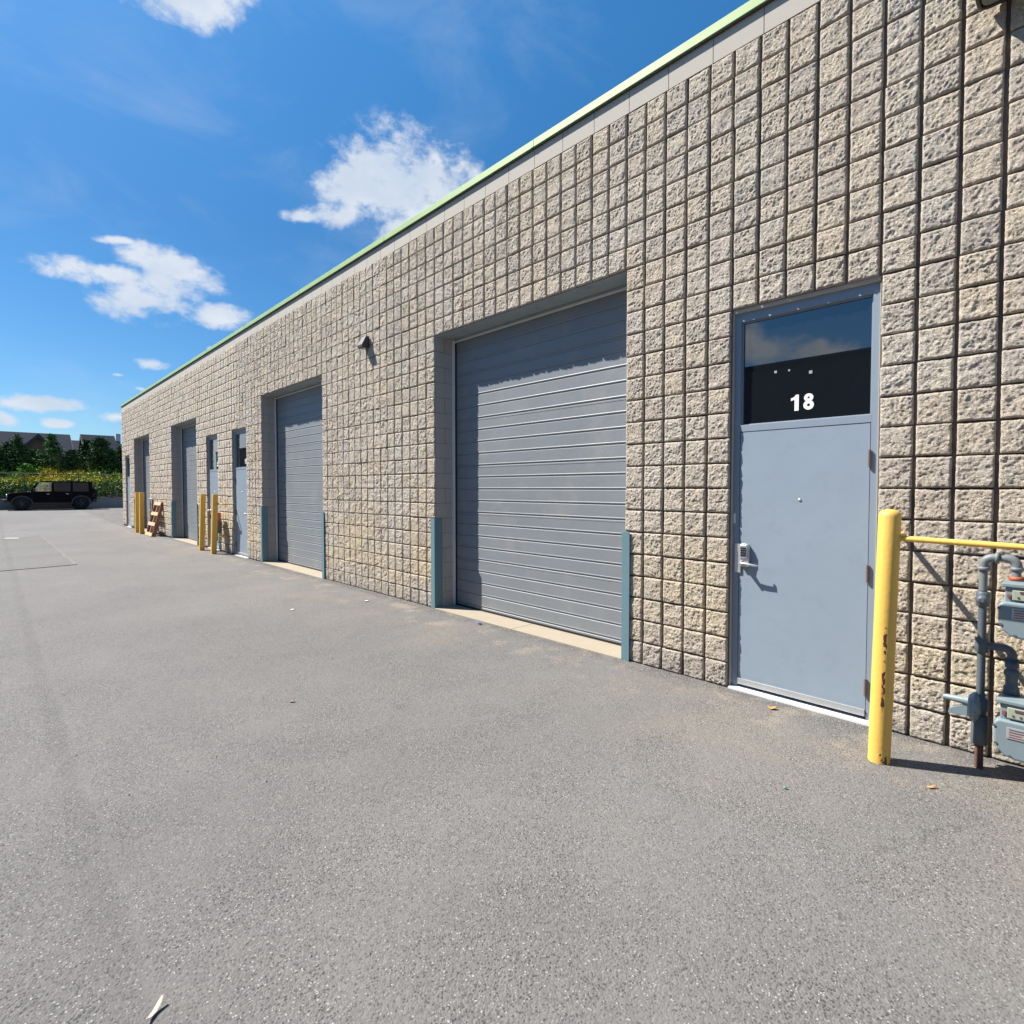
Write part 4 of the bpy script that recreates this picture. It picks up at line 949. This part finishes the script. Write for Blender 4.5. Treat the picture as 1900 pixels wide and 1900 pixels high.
for s_ in (-1, 1):
    b = MB(); b.box(.80, .92, s_*.86-.09, s_*.86+.09, 1.20, 1.36); b.build('mirror', M['black'], CAR, bevel=.02)
    b = MB(); b.lathe((2.15, s_*.5, .93), 'x', [(0,.10),(.02,.10),(.04,.06)], 16); b.build('headlight', M['alu'], CAR)
    b = MB(); b.box(-2.15, -2.11, s_*.70-.05, s_*.70+.05, .82, 1.05); b.build('tail_light', M['redink'], CAR)
    for xx in (.12, -.85):
        b = MB(); b.box(xx, xx+.14, *( (.785,.81) if s_ > 0 else (-.81,-.785) ), 1.02, 1.05); b.build('door_handle', M['alu'], CAR)
    b = MB()
    for xx in (.96, .0, -.98): b.box(xx-.006, xx+.006, *( (.780,.783) if s_ > 0 else (-.783,-.780) ), .50, 1.17)
    b.build('door_gap', M['rubber'], CAR)
b = MB(); b.box(-1.9, 1.9, -.45, .45, .36, .52); b.build('chassis', M['black'], CAR)

# ------------------------------------------------------------------ litter and gravel
def scrap(name, px, py, pts, m_, label, cat, rz=0, curl=.3):
    p = ongrd(px, py); b = MB(); n_ = len(pts); vs = []
    for i, (l, wd_, h) in enumerate(pts): vs += [(l,-wd_,h+.002),(l,0,h*.6+.002),(l,wd_,h+.002)]
    fs = []
    for i in range(n_-1):
        for k in range(2): fs.append((3*i+k, 3*i+k+1, 3*i+k+4, 3*i+k+3))
    b.add(vs, fs, 0, True); o = b.build(name, m_, None, loc=tuple(p+np.array([0,0,.003])), rot=(0,0,rz))
    sl = o.modifiers.new('thickness', 'SOLIDIFY'); sl.thickness = .0012
    return tag(o, label, cat)
scrap('dry_leaf', 288, 1880, [(-.035,.002,.012),(-.02,.006,.004),(.0,.008,.002),(.02,.007,.012),(.034,.003,.022)], M['leaf_tan'], 'long curled pale leaf on the asphalt near the bottom left', 'leaf', 2.3)
scrap('dry_leaf', 541, 1303, [(-.02,.003,.01),(-.006,.013,.003),(.008,.012,.008),(.02,.002,.016)], M['leaf_brown'], 'small brown leaf alone on the asphalt, left of centre', 'leaf', 1.0)
scrap('dry_leaf', 1433, 1316, [(-.03,.005,.015),(-.01,.022,.003),(.012,.018,.010),(.03,.004,.02)], M['leaf_orange'], 'orange dry leaf in front of the door 18 threshold', 'leaf', .4)
scrap('dry_leaf', 1729, 1463, [(-.025,.004,.006),(0,.009,.003),(.025,.004,.010)], M['leaf_orange'], 'narrow tan leaf on the asphalt in front of the yellow bollard', 'leaf', .9)
scrap('plastic_scrap', 1456, 1464, [(-.010,.005,.004),(0,.008,.008),(.010,.006,.005)], M['plastic_green'], 'tiny green plastic scrap on the asphalt before door 18', 'litter', .2)
scrap('plastic_scrap', 889, 1158, [(-.04,.012,.004),(-.01,.022,.016),(.02,.016,.008),(.045,.006,.014)], M['plastic_blue'], 'crumpled blue plastic scrap at the edge of the garage sill', 'litter', -.3)
scrap('paper_scrap', 680, 1116, [(-.03,.02,.003),(0,.024,.008),(.03,.02,.004)], M['paper'], 'pale paper scrap on the asphalt below the wall lamp', 'litter', .4)
scrap('paper_scrap', 543, 1132, [(-.025,.014,.003),(0,.016,.006),(.025,.012,.004)], M['paper'], 'small white paper scrap in front of the second garage door', 'litter', 1.4)
ng = 5600; gv, gf = [], []
for i in range(ng):
    if i < 4500: x = random.uniform(-14, 2.6); y = -.035-abs(random.gauss(0, .085))
    else: x = random.uniform(-14, 3.4); y = random.uniform(-5.2, -.1)
    if any(a < x < b for a, b in GAR) and y > -.05: continue
    s_ = random.uniform(.0028, .0075)*(1.5 if random.random() < .12 else 1); z = gz(x); bb = len(gv); a = random.random()*6.28
    for k in range(4): gv.append((x+s_*cos(a+k*1.57)*random.uniform(.6,1.2), y+s_*sin(a+k*1.57)*random.uniform(.6,1.2), z+.001))
    gv.append((x, y, z+s_*random.uniform(.6,1.1)))
    gf += [(bb,bb+1,bb+4),(bb+1,bb+2,bb+4),(bb+2,bb+3,bb+4),(bb+3,bb,bb+4)]
b = MB(); b.add(gv, gf); tag(b.build('gravel', M['gravel']), 'loose grit scattered along the wall foot and the asphalt', 'gravel', None, 'stuff')
